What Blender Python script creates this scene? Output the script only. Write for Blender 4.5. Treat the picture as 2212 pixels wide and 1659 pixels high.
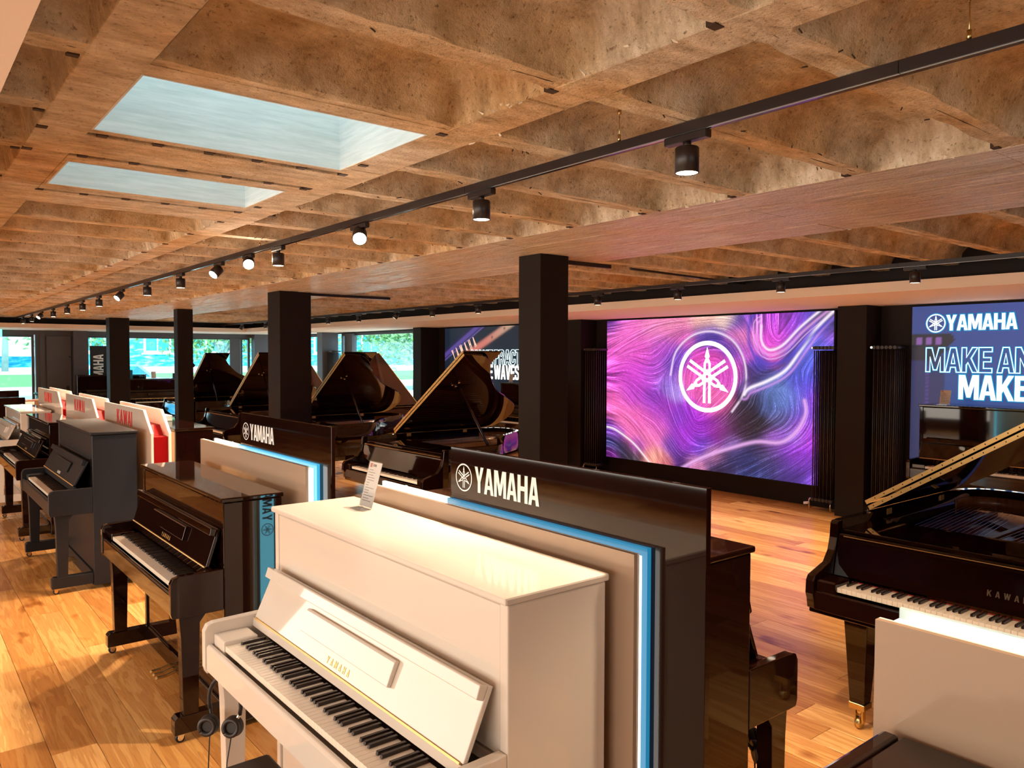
import bpy, bmesh, math, random
import numpy as np
from mathutils import Vector, Matrix
for o in list(bpy.data.objects): bpy.data.objects.remove(o)
SC = bpy.context.scene
COL = SC.collection
R = math.radians
rnd = random.Random(7)
nrs = np.random.RandomState(5)

# ---------------------------------------------------------------- camera, world, lights, exposure
f_px, yaw, pitch, roll, EYE = 1682.93, .6767, -.0357, .0024, 1.824
F = Vector((math.sin(yaw)*math.cos(pitch), math.cos(yaw)*math.cos(pitch), math.sin(pitch)))
Rv = Vector((math.cos(yaw), -math.sin(yaw), 0)); Uv = Rv.cross(F)
R2 = math.cos(roll)*Rv + math.sin(roll)*Uv; U2 = -math.sin(roll)*Rv + math.cos(roll)*Uv
cd = bpy.data.cameras.new('camera'); cam = bpy.data.objects.new('camera', cd); COL.objects.link(cam)
cd.sensor_width = 36; cd.lens = f_px/2212*36; cd.clip_start = .05; cd.clip_end = 300
M = Matrix((R2, U2, -F)).transposed().to_4x4(); M.translation = (0, 0, EYE)
cam.matrix_world = M; SC.camera = cam

W = bpy.data.worlds.new('world'); SC.world = W; W.use_nodes = True
wn = W.node_tree.nodes; wb = wn['Background']
wb.inputs[0].default_value = (.66, .84, .90, 1); wb.inputs[1].default_value = 3.0

def light(name, typ, loc, energy, color, rot=(0, 0, 0), parent=None, **kw):
    d = bpy.data.lights.new(name, typ); d.energy = energy; d.color = color
    for k, v in kw.items(): setattr(d, k, v)
    o = bpy.data.objects.new(name, d); COL.objects.link(o); o.location = loc; o.rotation_euler = rot
    if parent: o.parent = parent
    return o
WARM = (1, .76, .53)
SUN = light('sun', 'SUN', (0, -10, 30), 4.0, (1, .96, .9), (R(62), R(6), 0), angle=.02)
# added fill lights behind and left of the camera to brighten the room
light('front_fill_light', 'AREA', (1.5, -4.8, 1.5), 40, (1, .92, .80), (R(90), 0, 0), shape='RECTANGLE', size=6, size_y=2.0)
light('side_fill_light', 'AREA', (-3.9, 5.0, 1.2), 290, (1, .90, .76), (0, R(-90), 0), shape='RECTANGLE', size=1.8, size_y=14)
SC.view_settings.view_transform = 'Standard'; SC.view_settings.look = 'None'
SC.view_settings.exposure = 0.66; SC.view_settings.gamma = 1; SC.view_settings.use_curve_mapping = False

# ---------------------------------------------------------------- materials
def mat(name, col=(.5, .5, .5), rough=.5, metal=0, spec=.5, coat=0, emit=None, es=1.0, nodes=None, alpha=1, trans=0, ior=1.5):
    m = bpy.data.materials.new(name); m.use_nodes = True
    b = m.node_tree.nodes['Principled BSDF']
    b.inputs['Base Color'].default_value = (*col, 1); b.inputs['Roughness'].default_value = rough
    b.inputs['Metallic'].default_value = metal; b.inputs['Specular IOR Level'].default_value = spec
    b.inputs['Coat Weight'].default_value = coat; b.inputs['Coat Roughness'].default_value = .03
    b.inputs['Transmission Weight'].default_value = trans; b.inputs['IOR'].default_value = ior
    b.inputs['Alpha'].default_value = alpha
    if emit: b.inputs['Emission Color'].default_value = (*emit, 1); b.inputs['Emission Strength'].default_value = es
    if nodes: nodes(m.node_tree, b)
    return m
def N(t, typ, **kw):
    n = t.nodes.new(typ)
    for k, v in kw.items():
        if hasattr(n, k): setattr(n, k, v)
        else: n.inputs[k].default_value = v
    return n
def ramp(t, fac, stops):
    r = t.nodes.new('ShaderNodeValToRGB'); e = r.color_ramp.elements
    while len(e) < len(stops): e.new(.5)
    for x, (p, c) in zip(e, stops): x.position = p; x.color = (*c, 1)
    t.links.new(fac, r.inputs[0]); return r.outputs[0]
def mapped(t, src, scale):
    mp = t.nodes.new('ShaderNodeMapping'); mp.inputs['Scale'].default_value = scale; t.links.new(src, mp.inputs[0]); return mp.outputs[0]
def mixc(t, fac, a, b, mode='MIX'):
    n = t.nodes.new('ShaderNodeMix'); n.data_type = 'RGBA'; n.blend_type = mode
    for v, i in ((fac, 0), (a, 6), (b, 7)):
        if hasattr(v, 'is_linked') or hasattr(v, 'links'): t.links.new(v, n.inputs[i])
        else: n.inputs[i].default_value = v if i == 0 else (*v, 1)
    return n.outputs[2]
def bump(t, b, h, strength, dist=.01):
    n = N(t, 'ShaderNodeBump'); n.inputs['Strength'].default_value = strength; n.inputs['Distance'].default_value = dist
    t.links.new(h, n.inputs['Height']); t.links.new(n.outputs[0], b.inputs['Normal'])

def N3(t, g):
    n = N(t, 'ShaderNodeTexNoise', Scale=2.2, Detail=7.0, Roughness=.8); t.links.new(mapped(t, g, (16, .8, 1)), n.inputs['Vector']); return n.outputs[0]
def concrete_nodes(streak=False):
    def f(t, b):
        g = N(t, 'ShaderNodeNewGeometry').outputs['Position']
        n1 = N(t, 'ShaderNodeTexNoise', Scale=1.3, Detail=5.0); t.links.new(g, n1.inputs['Vector'])
        src = mapped(t, g, (12, .9, 9) if streak else (1, 2.2, 1))
        n2 = N(t, 'ShaderNodeTexNoise', Scale=3.0 if streak else 5.5, Detail=9.0, Roughness=.74); t.links.new(src, n2.inputs['Vector'])
        n3 = N(t, 'ShaderNodeTexNoise', Scale=55.0, Detail=4.0, Roughness=.75); t.links.new(g, n3.inputs['Vector'])
        c1 = ramp(t, n2.outputs[0], [(.30, (.26, .18, .10)), (.42, (.58, .46, .31)), (.55, (.76, .64, .46)), (.68, (.94, .86, .70))] if streak else [(.27, (.27, .19, .11)), (.42, (.54, .43, .29)), (.55, (.73, .62, .46)), (.68, (.90, .82, .68))])
        rust = ramp(t, n1.outputs[0], [(.46, (1, 1, 1)), (.60, (1.0, .86, .66)), (.72, (.92, .66, .40))])
        c = mixc(t, 1.0, c1, rust, 'MULTIPLY')
        pits = ramp(t, n3.outputs[0], [(.33, (.30, .21, .15)), (.42, (1, 1, 1))])
        c = mixc(t, .75, c, pits, 'MULTIPLY')
        if streak: c = mixc(t, 1.0, c, ramp(t, N3(t, g), [(.52, (0, 0, 0)), (.66, (.42, .42, .42))]), 'ADD')  # pale flakes painted into the colour for glints reflected on the glossy beam
        t.links.new(c, b.inputs['Base Color'])
        if streak:
            w = ramp(t, n2.outputs[0], [(.35, (.60,)*3), (.62, (.18,)*3)]); t.links.new(w, b.inputs['Roughness'])
        ad = N(t, 'ShaderNodeMath', operation='ADD'); t.links.new(n2.outputs[0], ad.inputs[0]); t.links.new(n3.outputs[0], ad.inputs[1])
        bump(t, b, ad.outputs[0], .9 if not streak else .8, .013 if not streak else .02)
    return f
def floor_nodes(t, b):
    oi = N(t, 'ShaderNodeObjectInfo'); ge = N(t, 'ShaderNodeNewGeometry')
    s = N(t, 'ShaderNodeMath', operation='ADD'); t.links.new(oi.outputs['Random'], s.inputs[0]); t.links.new(ge.outputs['Random Per Island'], s.inputs[1])
    fr = N(t, 'ShaderNodeMath', operation='FRACT'); t.links.new(s.outputs[0], fr.inputs[0])
    mu = N(t, 'ShaderNodeMath', operation='MULTIPLY'); mu.inputs[1].default_value = 60; t.links.new(fr.outputs[0], mu.inputs[0])
    va = N(t, 'ShaderNodeVectorMath', operation='ADD'); t.links.new(ge.outputs['Position'], va.inputs[0]); t.links.new(mu.outputs[0], va.inputs[1])
    sm = mapped(t, va.outputs[0], (4.6, .34, 1))
    n1 = N(t, 'ShaderNodeTexNoise', Scale=1.7, Detail=4.0, Roughness=.55, Distortion=.7); t.links.new(sm, n1.inputs['Vector'])
    wv = N(t, 'ShaderNodeMath', operation='MULTIPLY'); wv.inputs[1].default_value = 34; t.links.new(n1.outputs[0], wv.inputs[0])
    si = N(t, 'ShaderNodeMath', operation='SINE'); t.links.new(wv.outputs[0], si.inputs[0])
    fs = mapped(t, va.outputs[0], (60, 2.5, 1)); n2 = N(t, 'ShaderNodeTexNoise', Scale=2.0, Detail=4.0); t.links.new(fs, n2.inputs['Vector'])
    base = ramp(t, fr.outputs[0], [(0, (.36, .145, .035)), (.25, (.58, .29, .085)), (.5, (.46, .20, .05)), (.75, (.80, .46, .17)), (1, (.60, .29, .08))])
    rings = ramp(t, si.outputs[0], [(0, (.76, .62, .48)), (.12, (1, 1, 1)), (1, (1.03, 1.03, 1.02))])
    c = mixc(t, .55, base, rings, 'MULTIPLY')
    fine = ramp(t, n2.outputs[0], [(.35, (.72, .66, .6)), (.55, (1.05, 1.05, 1.05))])
    c = mixc(t, .45, c, fine, 'MULTIPLY')
    kn = N(t, 'ShaderNodeTexNoise', Scale=2.3, Detail=2.0); t.links.new(mapped(t, va.outputs[0], (2.2, 1, 1)), kn.inputs['Vector'])
    c = mixc(t, 1.0, c, ramp(t, kn.outputs[0], [(.28, (.55, .42, .30)), (.36, (1, 1, 1))]), 'MULTIPLY')
    t.links.new(c, b.inputs['Base Color'])
    bump(t, b, n2.outputs[0], .12, .002)
def speck_nodes(dark, light_, sc=90., mp=(1, 1, 1)):
    def f(t, b):
        g = N(t, 'ShaderNodeNewGeometry').outputs['Position']
        n = N(t, 'ShaderNodeTexNoise', Scale=sc, Detail=6.0, Roughness=.7); t.links.new(mapped(t, g, mp), n.inputs['Vector'])
        t.links.new(ramp(t, n.outputs[0], [(.35, dark), (.65, light_)]), b.inputs['Base Color'])
    return f
def vcol_nodes(strength):
    def f(t, b):
        a = N(t, 'ShaderNodeVertexColor'); a.layer_name = 'print'
        b.inputs['Base Color'].default_value = (.01, .01, .01, 1)
        t.links.new(a.outputs[0], b.inputs['Emission Color']); b.inputs['Emission Strength'].default_value = strength
    return f
def wood_nodes(c1, c2, sc=(2, 30, 2)):
    def f(t, b):
        g = N(t, 'ShaderNodeNewGeometry').outputs['Position']
        n = N(t, 'ShaderNodeTexNoise', Scale=1.5, Detail=6.0, Distortion=.6); t.links.new(mapped(t, g, sc), n.inputs['Vector'])
        t.links.new(ramp(t, n.outputs[0], [(.35, c1), (.65, c2)]), b.inputs['Base Color'])
    return f
def brick_nodes(t, b):
    g = N(t, 'ShaderNodeNewGeometry').outputs['Position']
    n = N(t, 'ShaderNodeTexNoise', Scale=2.0, Detail=6.0); t.links.new(mapped(t, g, (1, 1, 3.5)), n.inputs['Vector'])
    t.links.new(ramp(t, n.outputs[0], [(.36, (.0, .30, .62)), (.5, (.02, .46, .80)), (.64, (.30, .72, .92))]), b.inputs['Base Color'])

MT = dict(
 black=mat('black_lacquer', (.010, .0025, .0015), .035, spec=.55),
 satin=mat('satin_charcoal', (.011, .010, .012), .42, spec=.3),
 white=mat('white_lacquer', (.70, .62, .545), .03, spec=.5),
 ivory=mat('key_ivory', (.84, .74, .62), .16), ebony=mat('key_ebony', (.014, .006, .005), .22),
 brass=mat('brass', (.70, .52, .24), .25, metal=1), chrome=mat('chrome', (.8, .78, .75), .12, metal=1),
 brassstrip=mat('brass_hinge', (.72, .46, .17), .42, metal=.7),
 gold=mat('gold_plate', (.20, .075, .02), .4, metal=.4), felt=mat('red_felt', (.35, .02, .015), .9),
 sound=mat('soundboard', nodes=wood_nodes((.22, .075, .02), (.34, .13, .04)), rough=.3),
 rimwood=mat('inner_rim_wood', nodes=wood_nodes((.12, .035, .012), (.22, .075, .025)), rough=.3),
 column=mat('column_paint', (.011, .006, .004), .6, spec=.2), wallblack=mat('wall_dark_paint', (.012, .007, .006), .6, spec=.25),
 greyframe=mat('grey_frame', (.075, .066, .072), .5), plaster=mat('plaster', (.84, .70, .57), .75, spec=.2),
 beige=mat('beige_paint', (.09, .06, .045), .8, spec=.2),
 taupe=mat('taupe_gloss', (.40, .285, .205), .12, spec=.5), edge=mat('panel_white_edge', (.88, .82, .74), .4),
 led=mat('led_strip', (.9, .9, .9), .5, emit=(1, .97, .90), es=1.45), ledwhite=mat('lit_acrylic_white', (.55, .74, .72), .3, emit=(.80, 1, .95), es=.12),
 signcyan=mat('sign_cyan', (.02, .1, .15), .4, emit=(.13, .52, .66), es=6.5), ledteal=mat('lit_acrylic_teal', (.44, .56, .56), .3, emit=(.7, 1, .98), es=.04), glowblue=mat('mirrored_glow_blue', (.004, .05, .09), .12, emit=(.012, .16, .30), es=.75),
 glowcyan=mat('mirrored_glow_cyan', (.01, .10, .15), .12, emit=(.045, .36, .60), es=.8),  # blue and cyan emission painted for LED light mirrored in the header boards
 track=mat('track_black', (.016, .009, .009), .38), lens=mat('lamp_lens', (1, .9, .75), .4, emit=(1, .86, .62), es=14.0),
 lensoff=mat('lamp_lens_dim', (1, .9, .75), .4, emit=(1, .84, .6), es=3.0),
 lensglare=mat('lamp_lens_aimed', (1, .9, .75), .4, emit=(1, .86, .62), es=120.0),
 concrete=mat('rough_concrete', nodes=concrete_nodes(), rough=.85, spec=.25), beam=mat('board_marked_concrete', nodes=concrete_nodes(True), rough=.4, spec=.7),
 well=mat('painted_plaster_well', nodes=speck_nodes((.60, .64, .62), (.78, .80, .78), 4., (1, 1, 14)), rough=.6),
 chip=mat('chipped_concrete', (.80, .72, .58), .9), groove=mat('dark_groove', (.05, .025, .012), .9), oak=mat('oak_plank', nodes=floor_nodes, rough=.27, spec=.45), subfloor=mat('subfloor', (.05, .025, .01), .9),
 glass=mat('window_glass', (.75, .95, 1), .0, trans=1, ior=1.02, spec=.3), acrylic=mat('clear_acrylic', (1, 1, 1), .02, trans=1, ior=1.2),
 paper=mat('printed_paper', (.80, .74, .70), .6), ink=mat('ink_grey', (.18, .13, .13), .7), inkred=mat('ink_red', (.55, .10, .08), .7),
 silver=mat('silver_letters', (.88, .84, .80), .3), goldlet=mat('gold_letters', (.62, .36, .12), .3, metal=.7), dimlet=mat('dim_letters', (.10, .06, .03), .5),
 red=mat('red_gloss', (.28, .0, .0), .5, spec=.15), redlet=mat('red_letters', (.55, .03, .025), .5, spec=.2), kpanel=mat('greige_gloss', (.60, .49, .41), .10),
 kwhite=mat('white_gloss', (.88, .80, .72), .2), pale_wood=mat('pale_wood', nodes=wood_nodes((.62, .38, .19), (.76, .50, .28)), rough=.5),
 radiator=mat('radiator_black', (.022, .014, .012), .38), knob=mat('white_plastic', (.85, .70, .68), .3),
 pink=mat('print_white', (.02, .02, .02), .5, emit=(1, .95, .86), es=1.5), neon=mat('neon_print', (.02, .02, .02), .5, emit=(.70, .98, 1), es=1.7),
 halo=mat('blue_glow_print', (.0, .1, .2), .5, emit=(.0, .20, .44), es=.8),
 peach=mat('peach_print', (.02, .02, .02), .5, emit=(1, .52, .40), es=.85),
 screenP=mat('lightbox_print', nodes=vcol_nodes(.63), rough=.35), foam=mat('white_carton', (.75, .85, .83), .6),
 exit=mat('exit_sign_lit', (.1, .5, .4), .5, emit=(.15, 1, .8), es=1.6), bannerk=mat('banner_black', (.008, .01, .014), .5), bannerw=mat('banner_white', (.9, .86, .8), .6),
 leather=mat('black_leather', (.018, .010, .009), .45), rubber=mat('black_rubber', (.012, .008, .008), .55),
 pave=mat('sunlit_paving', (.85, .82, .78), .8), road=mat('road', (.30, .55, .66), .8), grass=mat('verge_grass', (.16, .42, .12), .9),
 facade=mat('blue_render', nodes=brick_nodes, rough=.8), wframe=mat('white_window_frame', (.9, .9, .88), .6), wpane=mat('facade_glass', (.02, .32, .52), .15),
 bark=mat('bark', (.20, .30, .30), .8), leafm=mat('leaf', (.20, .42, .17), .7), carp=mat('car_paint', (.45, .65, .72), .2), brownbox=mat('brown_box', (.22, .10, .06), .5),
 tealplastic=mat('teal_panel', (.02, .16, .22), .3),
)

# ---------------------------------------------------------------- mesh helpers
class MB:
    def __init__(s): s.bm = bmesh.new()
    def box(s, a, b, m=None):
        (x0, y0, z0), (x1, y1, z1) = a, b
        vs = [s.bm.verts.new(v) for v in ((x0,y0,z0),(x1,y0,z0),(x1,y1,z0),(x0,y1,z0),(x0,y0,z1),(x1,y0,z1),(x1,y1,z1),(x0,y1,z1))]
        if m is not None:
            for v in vs: v.co = m @ v.co
        for f in ((0,3,2,1),(4,5,6,7),(0,1,5,4),(1,2,6,5),(2,3,7,6),(3,0,4,7)): s.bm.faces.new([vs[i] for i in f])
        return s
    def prism(s, pts, axis, a, b):
        """polygon pts in the two other axes, extruded along axis (0,1,2) from a to b"""
        def P(u, v, w): return ((w, u, v), (u, w, v), (u, v, w))[axis]
        A = [s.bm.verts.new(P(u, v, a)) for u, v in pts]; B = [s.bm.verts.new(P(u, v, b)) for u, v in pts]
        s.bm.faces.new(A); s.bm.faces.new(B[::-1]); n = len(pts)
        for i in range(n): s.bm.faces.new((A[i], A[(i+1) % n], B[(i+1) % n], B[i]))
        return s
    def cyl(s, p, q, r, r2=None, n=14, cap=True):
        p, q = Vector(p), Vector(q); r2 = r if r2 is None else r2; d = (q-p).normalized()
        a = d.orthogonal().normalized(); b = d.cross(a)
        A = [s.bm.verts.new(p+(a*math.cos(t)+b*math.sin(t))*r) for t in [2*math.pi*i/n for i in range(n)]]
        B = [s.bm.verts.new(q+(a*math.cos(t)+b*math.sin(t))*r2) for t in [2*math.pi*i/n for i in range(n)]]
        for i in range(n):
            f = s.bm.faces.new((A[i], A[(i+1) % n], B[(i+1) % n], B[i])); f.smooth = True
        if cap: s.bm.faces.new(A[::-1]); s.bm.faces.new(B)
        return s
    def tube(s, pts, r, n=8):
        pts = [Vector(p) for p in pts]; prev = None; a = None
        for i, p in enumerate(pts):
            d = (pts[min(i+1, len(pts)-1)] - pts[max(i-1, 0)]).normalized()
            a = d.orthogonal().normalized() if a is None else (a - d*a.dot(d)).normalized(); b = d.cross(a)
            ring = [s.bm.verts.new(p+(a*math.cos(2*math.pi*k/n)+b*math.sin(2*math.pi*k/n))*r) for k in range(n)]
            if prev:
                for k in range(n):
                    f = s.bm.faces.new((prev[k], prev[(k+1) % n], ring[(k+1) % n], ring[k])); f.smooth = True
            else: s.bm.faces.new(ring[::-1])
            prev = ring
        s.bm.faces.new(prev); return s
    def poly(s, pts): s.bm.faces.new([s.bm.verts.new(p) for p in pts]); return s
    def mesh(s, name, m=None, bevel=0, seg=2):
        bmesh.ops.recalc_face_normals(s.bm, faces=s.bm.faces[:])
        if bevel:
            es = [e for e in s.bm.edges if len(e.link_faces) == 2 and e.calc_face_angle(0) > .6]
            bmesh.ops.bevel(s.bm, geom=es, offset=bevel, segments=seg, profile=.5, affect='EDGES', clamp_overlap=True)
        me = bpy.data.meshes.new(name); s.bm.to_mesh(me); s.bm.free()
        if m: me.materials.append(MT[m] if isinstance(m, str) else m)
        return me
    def obj(s, name, m, parent=None, bevel=0, seg=2, loc=None): return link(name, s.mesh(name, m, bevel, seg), parent, loc)
def link(name, me, parent=None, loc=None):
    o = bpy.data.objects.new(name, me); COL.objects.link(o)
    if parent is not None: o.parent = parent
    if loc is not None: o.location = loc
    return o
def box(name, a, b, m, parent=None, bevel=0, seg=2): return MB().box(a, b).obj(name, m, parent, bevel, seg)
def empty(name, loc=(0, 0, 0), rz=0):
    o = bpy.data.objects.new(name, None); COL.objects.link(o); o.location = loc; o.rotation_euler = (0, 0, R(rz)); o.empty_display_size = .1; return o
def tag(o, label, cat, group=None):
    o['label'] = label; o['category'] = cat
    if group: o['group'] = group
    return o
def struct(o): o['kind'] = 'structure'; return o
def copy_tree(o, parent=None):
    c = o.copy(); COL.objects.link(c); c.parent = parent
    for ch in list(o.children): copy_tree(ch, c)
    return c
def part(root, name, label=None):
    for ch in root.children:
        if ch.name.split('.')[0] == name:
            if label: ch['label'] = label
            return ch

# ---------------------------------------------------------------- lettering (own block letters)
L = {
 'Y': (.60, [[(.21,0),(.21,.42),(0,1),(.19,1),(.30,.60),(.41,1),(.60,1),(.39,.42),(.39,0)]]),
 'A': (.62, [[(0,0),(.2,1),(.42,1),(.62,0),(.44,0),(.405,.2),(.215,.2),(.18,0)], [(.24,.35),(.38,.35),(.31,.76)]]),
 'M': (.76, [[(0,0),(0,1),(.24,1),(.38,.45),(.52,1),(.76,1),(.76,0),(.59,0),(.59,.62),(.45,.08),(.31,.08),(.17,.62),(.17,0)]]),
 'H': (.60, [[(0,0),(0,1),(.18,1),(.18,.6),(.42,.6),(.42,1),(.60,1),(.60,0),(.42,0),(.42,.43),(.18,.43),(.18,0)]]),
 'K': (.62, [[(0,0),(0,1),(.18,1),(.18,.6),(.40,1),(.60,1),(.36,.57),(.62,0),(.42,0),(.24,.40),(.18,.29),(.18,0)]]),
 'E': (.50, [[(0,0),(0,1),(.50,1),(.50,.83),(.18,.83),(.18,.6),(.46,.6),(.46,.43),(.18,.43),(.18,.17),(.50,.17),(.50,0)]]),
 'N': (.60, [[(0,0),(0,1),(.19,1),(.43,.42),(.43,1),(.60,1),(.60,0),(.42,0),(.17,.58),(.17,0)]]),
 'W': (.88, [[(.16,0),(0,1),(.18,1),(.26,.4),(.35,1),(.53,1),(.62,.4),(.70,1),(.88,1),(.72,0),(.53,0),(.44,.52),(.35,0)]]),
 'I': (.18, [[(0,0),(0,1),(.18,1),(.18,0)]]),
 'V': (.60, [[(.20,0),(0,1),(.19,1),(.30,.34),(.41,1),(.60,1),(.40,0)]]),
 'P': (.54, [[(0,0),(0,1),(.40,1),(.52,.9),(.54,.68),(.48,.48),(.36,.4),(.18,.4),(.18,0)], [(.18,.84),(.18,.56),(.32,.56),(.37,.64),(.37,.76),(.32,.84)]]),
 'R': (.58, [[(0,0),(0,1),(.40,1),(.53,.9),(.55,.70),(.50,.53),(.42,.47),(.52,.36),(.58,0),(.40,0),(.34,.33),(.28,.38),(.18,.38),(.18,0)], [(.18,.84),(.18,.55),(.32,.55),(.37,.62),(.37,.77),(.32,.84)]]),
 'C': (.54, [[(.14,0),(0,.16),(0,.84),(.14,1),(.42,1),(.54,.86),(.54,.62),(.37,.62),(.37,.80),(.32,.84),(.22,.84),(.17,.78),(.17,.22),(.22,.16),(.32,.16),(.37,.20),(.37,.38),(.54,.38),(.54,.14),(.42,0)]]),
 'O': (.56, [[(.14,0),(0,.16),(0,.84),(.14,1),(.42,1),(.56,.84),(.56,.16),(.42,0)], [(.18,.22),(.18,.78),(.23,.84),(.33,.84),(.38,.78),(.38,.22),(.33,.16),(.23,.16)]]),
 'D': (.56, [[(0,0),(0,1),(.40,1),(.56,.84),(.56,.16),(.40,0)], [(.18,.16),(.32,.16),(.38,.24),(.38,.76),(.32,.84),(.18,.84)]]),
 'T': (.54, [[(.18,0),(.18,.83),(0,.83),(0,1),(.54,1),(.54,.83),(.36,.83),(.36,0)]]),
 'S': (.54, [[(.14,0),(0,.14),(0,.34),(.17,.34),(.17,.22),(.22,.16),(.32,.16),(.37,.21),(.37,.33),(.32,.40),(.12,.50),(0,.62),(0,.86),(.13,1),(.41,1),(.54,.87),(.54,.68),(.37,.68),(.37,.78),(.32,.84),(.22,.84),(.17,.79),(.17,.68),(.23,.62),(.42,.52),(.54,.40),(.54,.14),(.41,0)]]),
}
def plane_matrix(origin, right, up):
    r = Vector(right).normalized(); u = Vector(up).normalized(); n = r.cross(u)
    m = Matrix((r, u, n)).transposed().to_4x4(); m.translation = origin; return m
def curve_obj(name, loops, mtl, M_, parent=None, outline=0, depth=.0012):
    cu = bpy.data.curves.new(name, 'CURVE')
    cu.dimensions = '3D' if outline else '2D'
    for lp in loops:
        sp = cu.splines.new('POLY'); sp.points.add(len(lp)-1)
        for p, q in zip(sp.points, lp): p.co = (q[0], q[1], 0, 1)
        sp.use_cyclic_u = True
    if outline: cu.bevel_depth = outline; cu.bevel_resolution = 1
    else: cu.fill_mode = 'BOTH'; cu.extrude = depth
    tmp = bpy.data.objects.new('tmp', cu); COL.objects.link(tmp)
    dg = bpy.context.evaluated_depsgraph_get(); me = bpy.data.meshes.new_from_object(tmp.evaluated_get(dg)); me.name = name
    bpy.data.objects.remove(tmp); bpy.data.curves.remove(cu)
    me.materials.clear(); me.materials.append(MT[mtl])
    o = bpy.data.objects.new(name, me); COL.objects.link(o)
    if parent is not None: o.parent = parent
    o.matrix_local = M_
    return o
def text_loops(s, h, wx=1.0, gap=.09, thin=None):
    x = 0; out = []
    for ch in s:
        if ch == ' ': x += .16*wx; continue
        w, loops = L[ch]
        for lp in loops: out.append([((x+p[0]*wx)*h, p[1]*h) for p in lp])
        x += (w+gap)*wx if thin is None else w*wx+thin
    return out, x*h
def text(name, s, h, mtl, origin, right, up, parent=None, wx=1., gap=.09, outline=0, depth=.0012, thin=None):
    loops, w = text_loops(s, h, wx, gap, thin)
    return curve_obj(name, loops, mtl, plane_matrix(origin, right, up), parent, outline, depth)
def flat(M_): return M_ @ Matrix.Diagonal((1, 1, .08, 1))
def emblem(name, r, mtl, origin, right, up, parent=None, ring=.12):
    """ring with three crossed tuning forks; origin is the centre"""
    m = MB(); n = 48
    def v(x, y, z=0): return m.bm.verts.new((x*r, y*r, z))
    A = [v(math.cos(2*math.pi*i/n), math.sin(2*math.pi*i/n)) for i in range(n)]; B = [v((1-ring)*math.cos(2*math.pi*i/n), (1-ring)*math.sin(2*math.pi*i/n)) for i in range(n)]
    for i in range(n): m.bm.faces.new((A[i], A[(i+1) % n], B[(i+1) % n], B[i]))
    for k, a in enumerate((0, 120, 240)):
        ca, sa = math.cos(R(a)), math.sin(R(a))
        def F_(pts, z=.0):
            m.bm.faces.new([v(x*ca-y*sa, x*sa+y*ca, z+.0002*k) for x, y in pts])
        F_([(0, .83), (-.085, .56), (-.035, .50), (.035, .50), (.085, .56)])
        F_([(-.035, .52), (-.075, .47), (-.12, .36), (-.05, .36), (0, .40), (.05, .36), (.12, .36), (.075, .47), (.035, .52)])
        for s in (-1, 1):
            F_([(s*.12, .38), (s*.12, .12), (s*.045, .12), (s*.045, .36)]); F_([(s*.045, .12), (s*.12, .12), (s*.135, -.74), (s*.045, -.74)])
        F_([(-.12, .2), (.12, .2), (.12, .08), (-.12, .08)])
    me = m.mesh(name, mtl); o = link(name, me, parent); o.matrix_local = plane_matrix(origin, right, up); return o
# glass that lets daylight through
def glass_mat(name, tint=(.86, .97, 1), fres=.07):
    m = bpy.data.materials.new(name); m.use_nodes = True; t = m.node_tree; t.nodes.clear()
    o = N(t, 'ShaderNodeOutputMaterial'); mx = N(t, 'ShaderNodeMixShader'); tr = N(t, 'ShaderNodeBsdfTransparent'); gl = N(t, 'ShaderNodeBsdfGlossy', Roughness=.02)
    tr.inputs[0].default_value = (*tint, 1); mx.inputs[0].default_value = fres
    t.links.new(tr.outputs[0], mx.inputs[1]); t.links.new(gl.outputs[0], mx.inputs[2]); t.links.new(mx.outputs[0], o.inputs[0]); return m
MT['glass'] = glass_mat('window_glass'); MT['acrylic'] = glass_mat('clear_acrylic', (.97, .98, .98), .12)

ZC = 2.617                     # underside of ribs and beams
XW, YF = 8.81, 21.1            # right wall, far wall
XL, YB = -4.2, -5.2            # left and back of the shop (behind the camera)

# ---------------------------------------------------------------- floor: planks run along Y
fl = empty('floor'); fl['kind'] = 'structure'
box('subfloor', (XL, YB, -.12), (XW+.3, YF+.2, -.022), 'subfloor', fl)
PW, PL = .190, 1.9
plank_me = [MB().box((.0011, .0011, -.02), (PW-.0011, l-.0011, 0)).mesh('plank', 'oak', .0008, 1) for l in (PL,)]
near, far_ = [], []
for i in range(int((XW-XL)/PW)+1):
    x = XL + i*PW; y = YB - rnd.random()*PL
    while y < YF:
        l = PL*rnd.choice((.62, .8, 1, 1, 1.0))
        y1 = min(y+l, YF+.15)
        c = Vector((x+PW/2, (y+y1)/2)); d = c.length
        vis = x > -.6 and (y1 > -.2) and x < 5.2 or (x >= 5.2 and y > .2 and y < 12)
        (near if vis else far_).append((d, x, y, y1)); y += l
near.sort(); far_ += near[290:]; near = near[:290]
for d, x, y, y1 in near:
    o = link('plank', plank_me[0], fl, (x, y, rnd.uniform(-.0006, 0))); o.scale.y = (y1-y)/PL
m = MB()
for d, x, y, y1 in far_: m.box((x+.0011, y+.0011, -.02), (x+PW-.0011, y1-.0011, rnd.uniform(-.0006, 0)))
o = m.obj('planks', 'oak', fl); o['kind'] = 'stuff'

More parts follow.
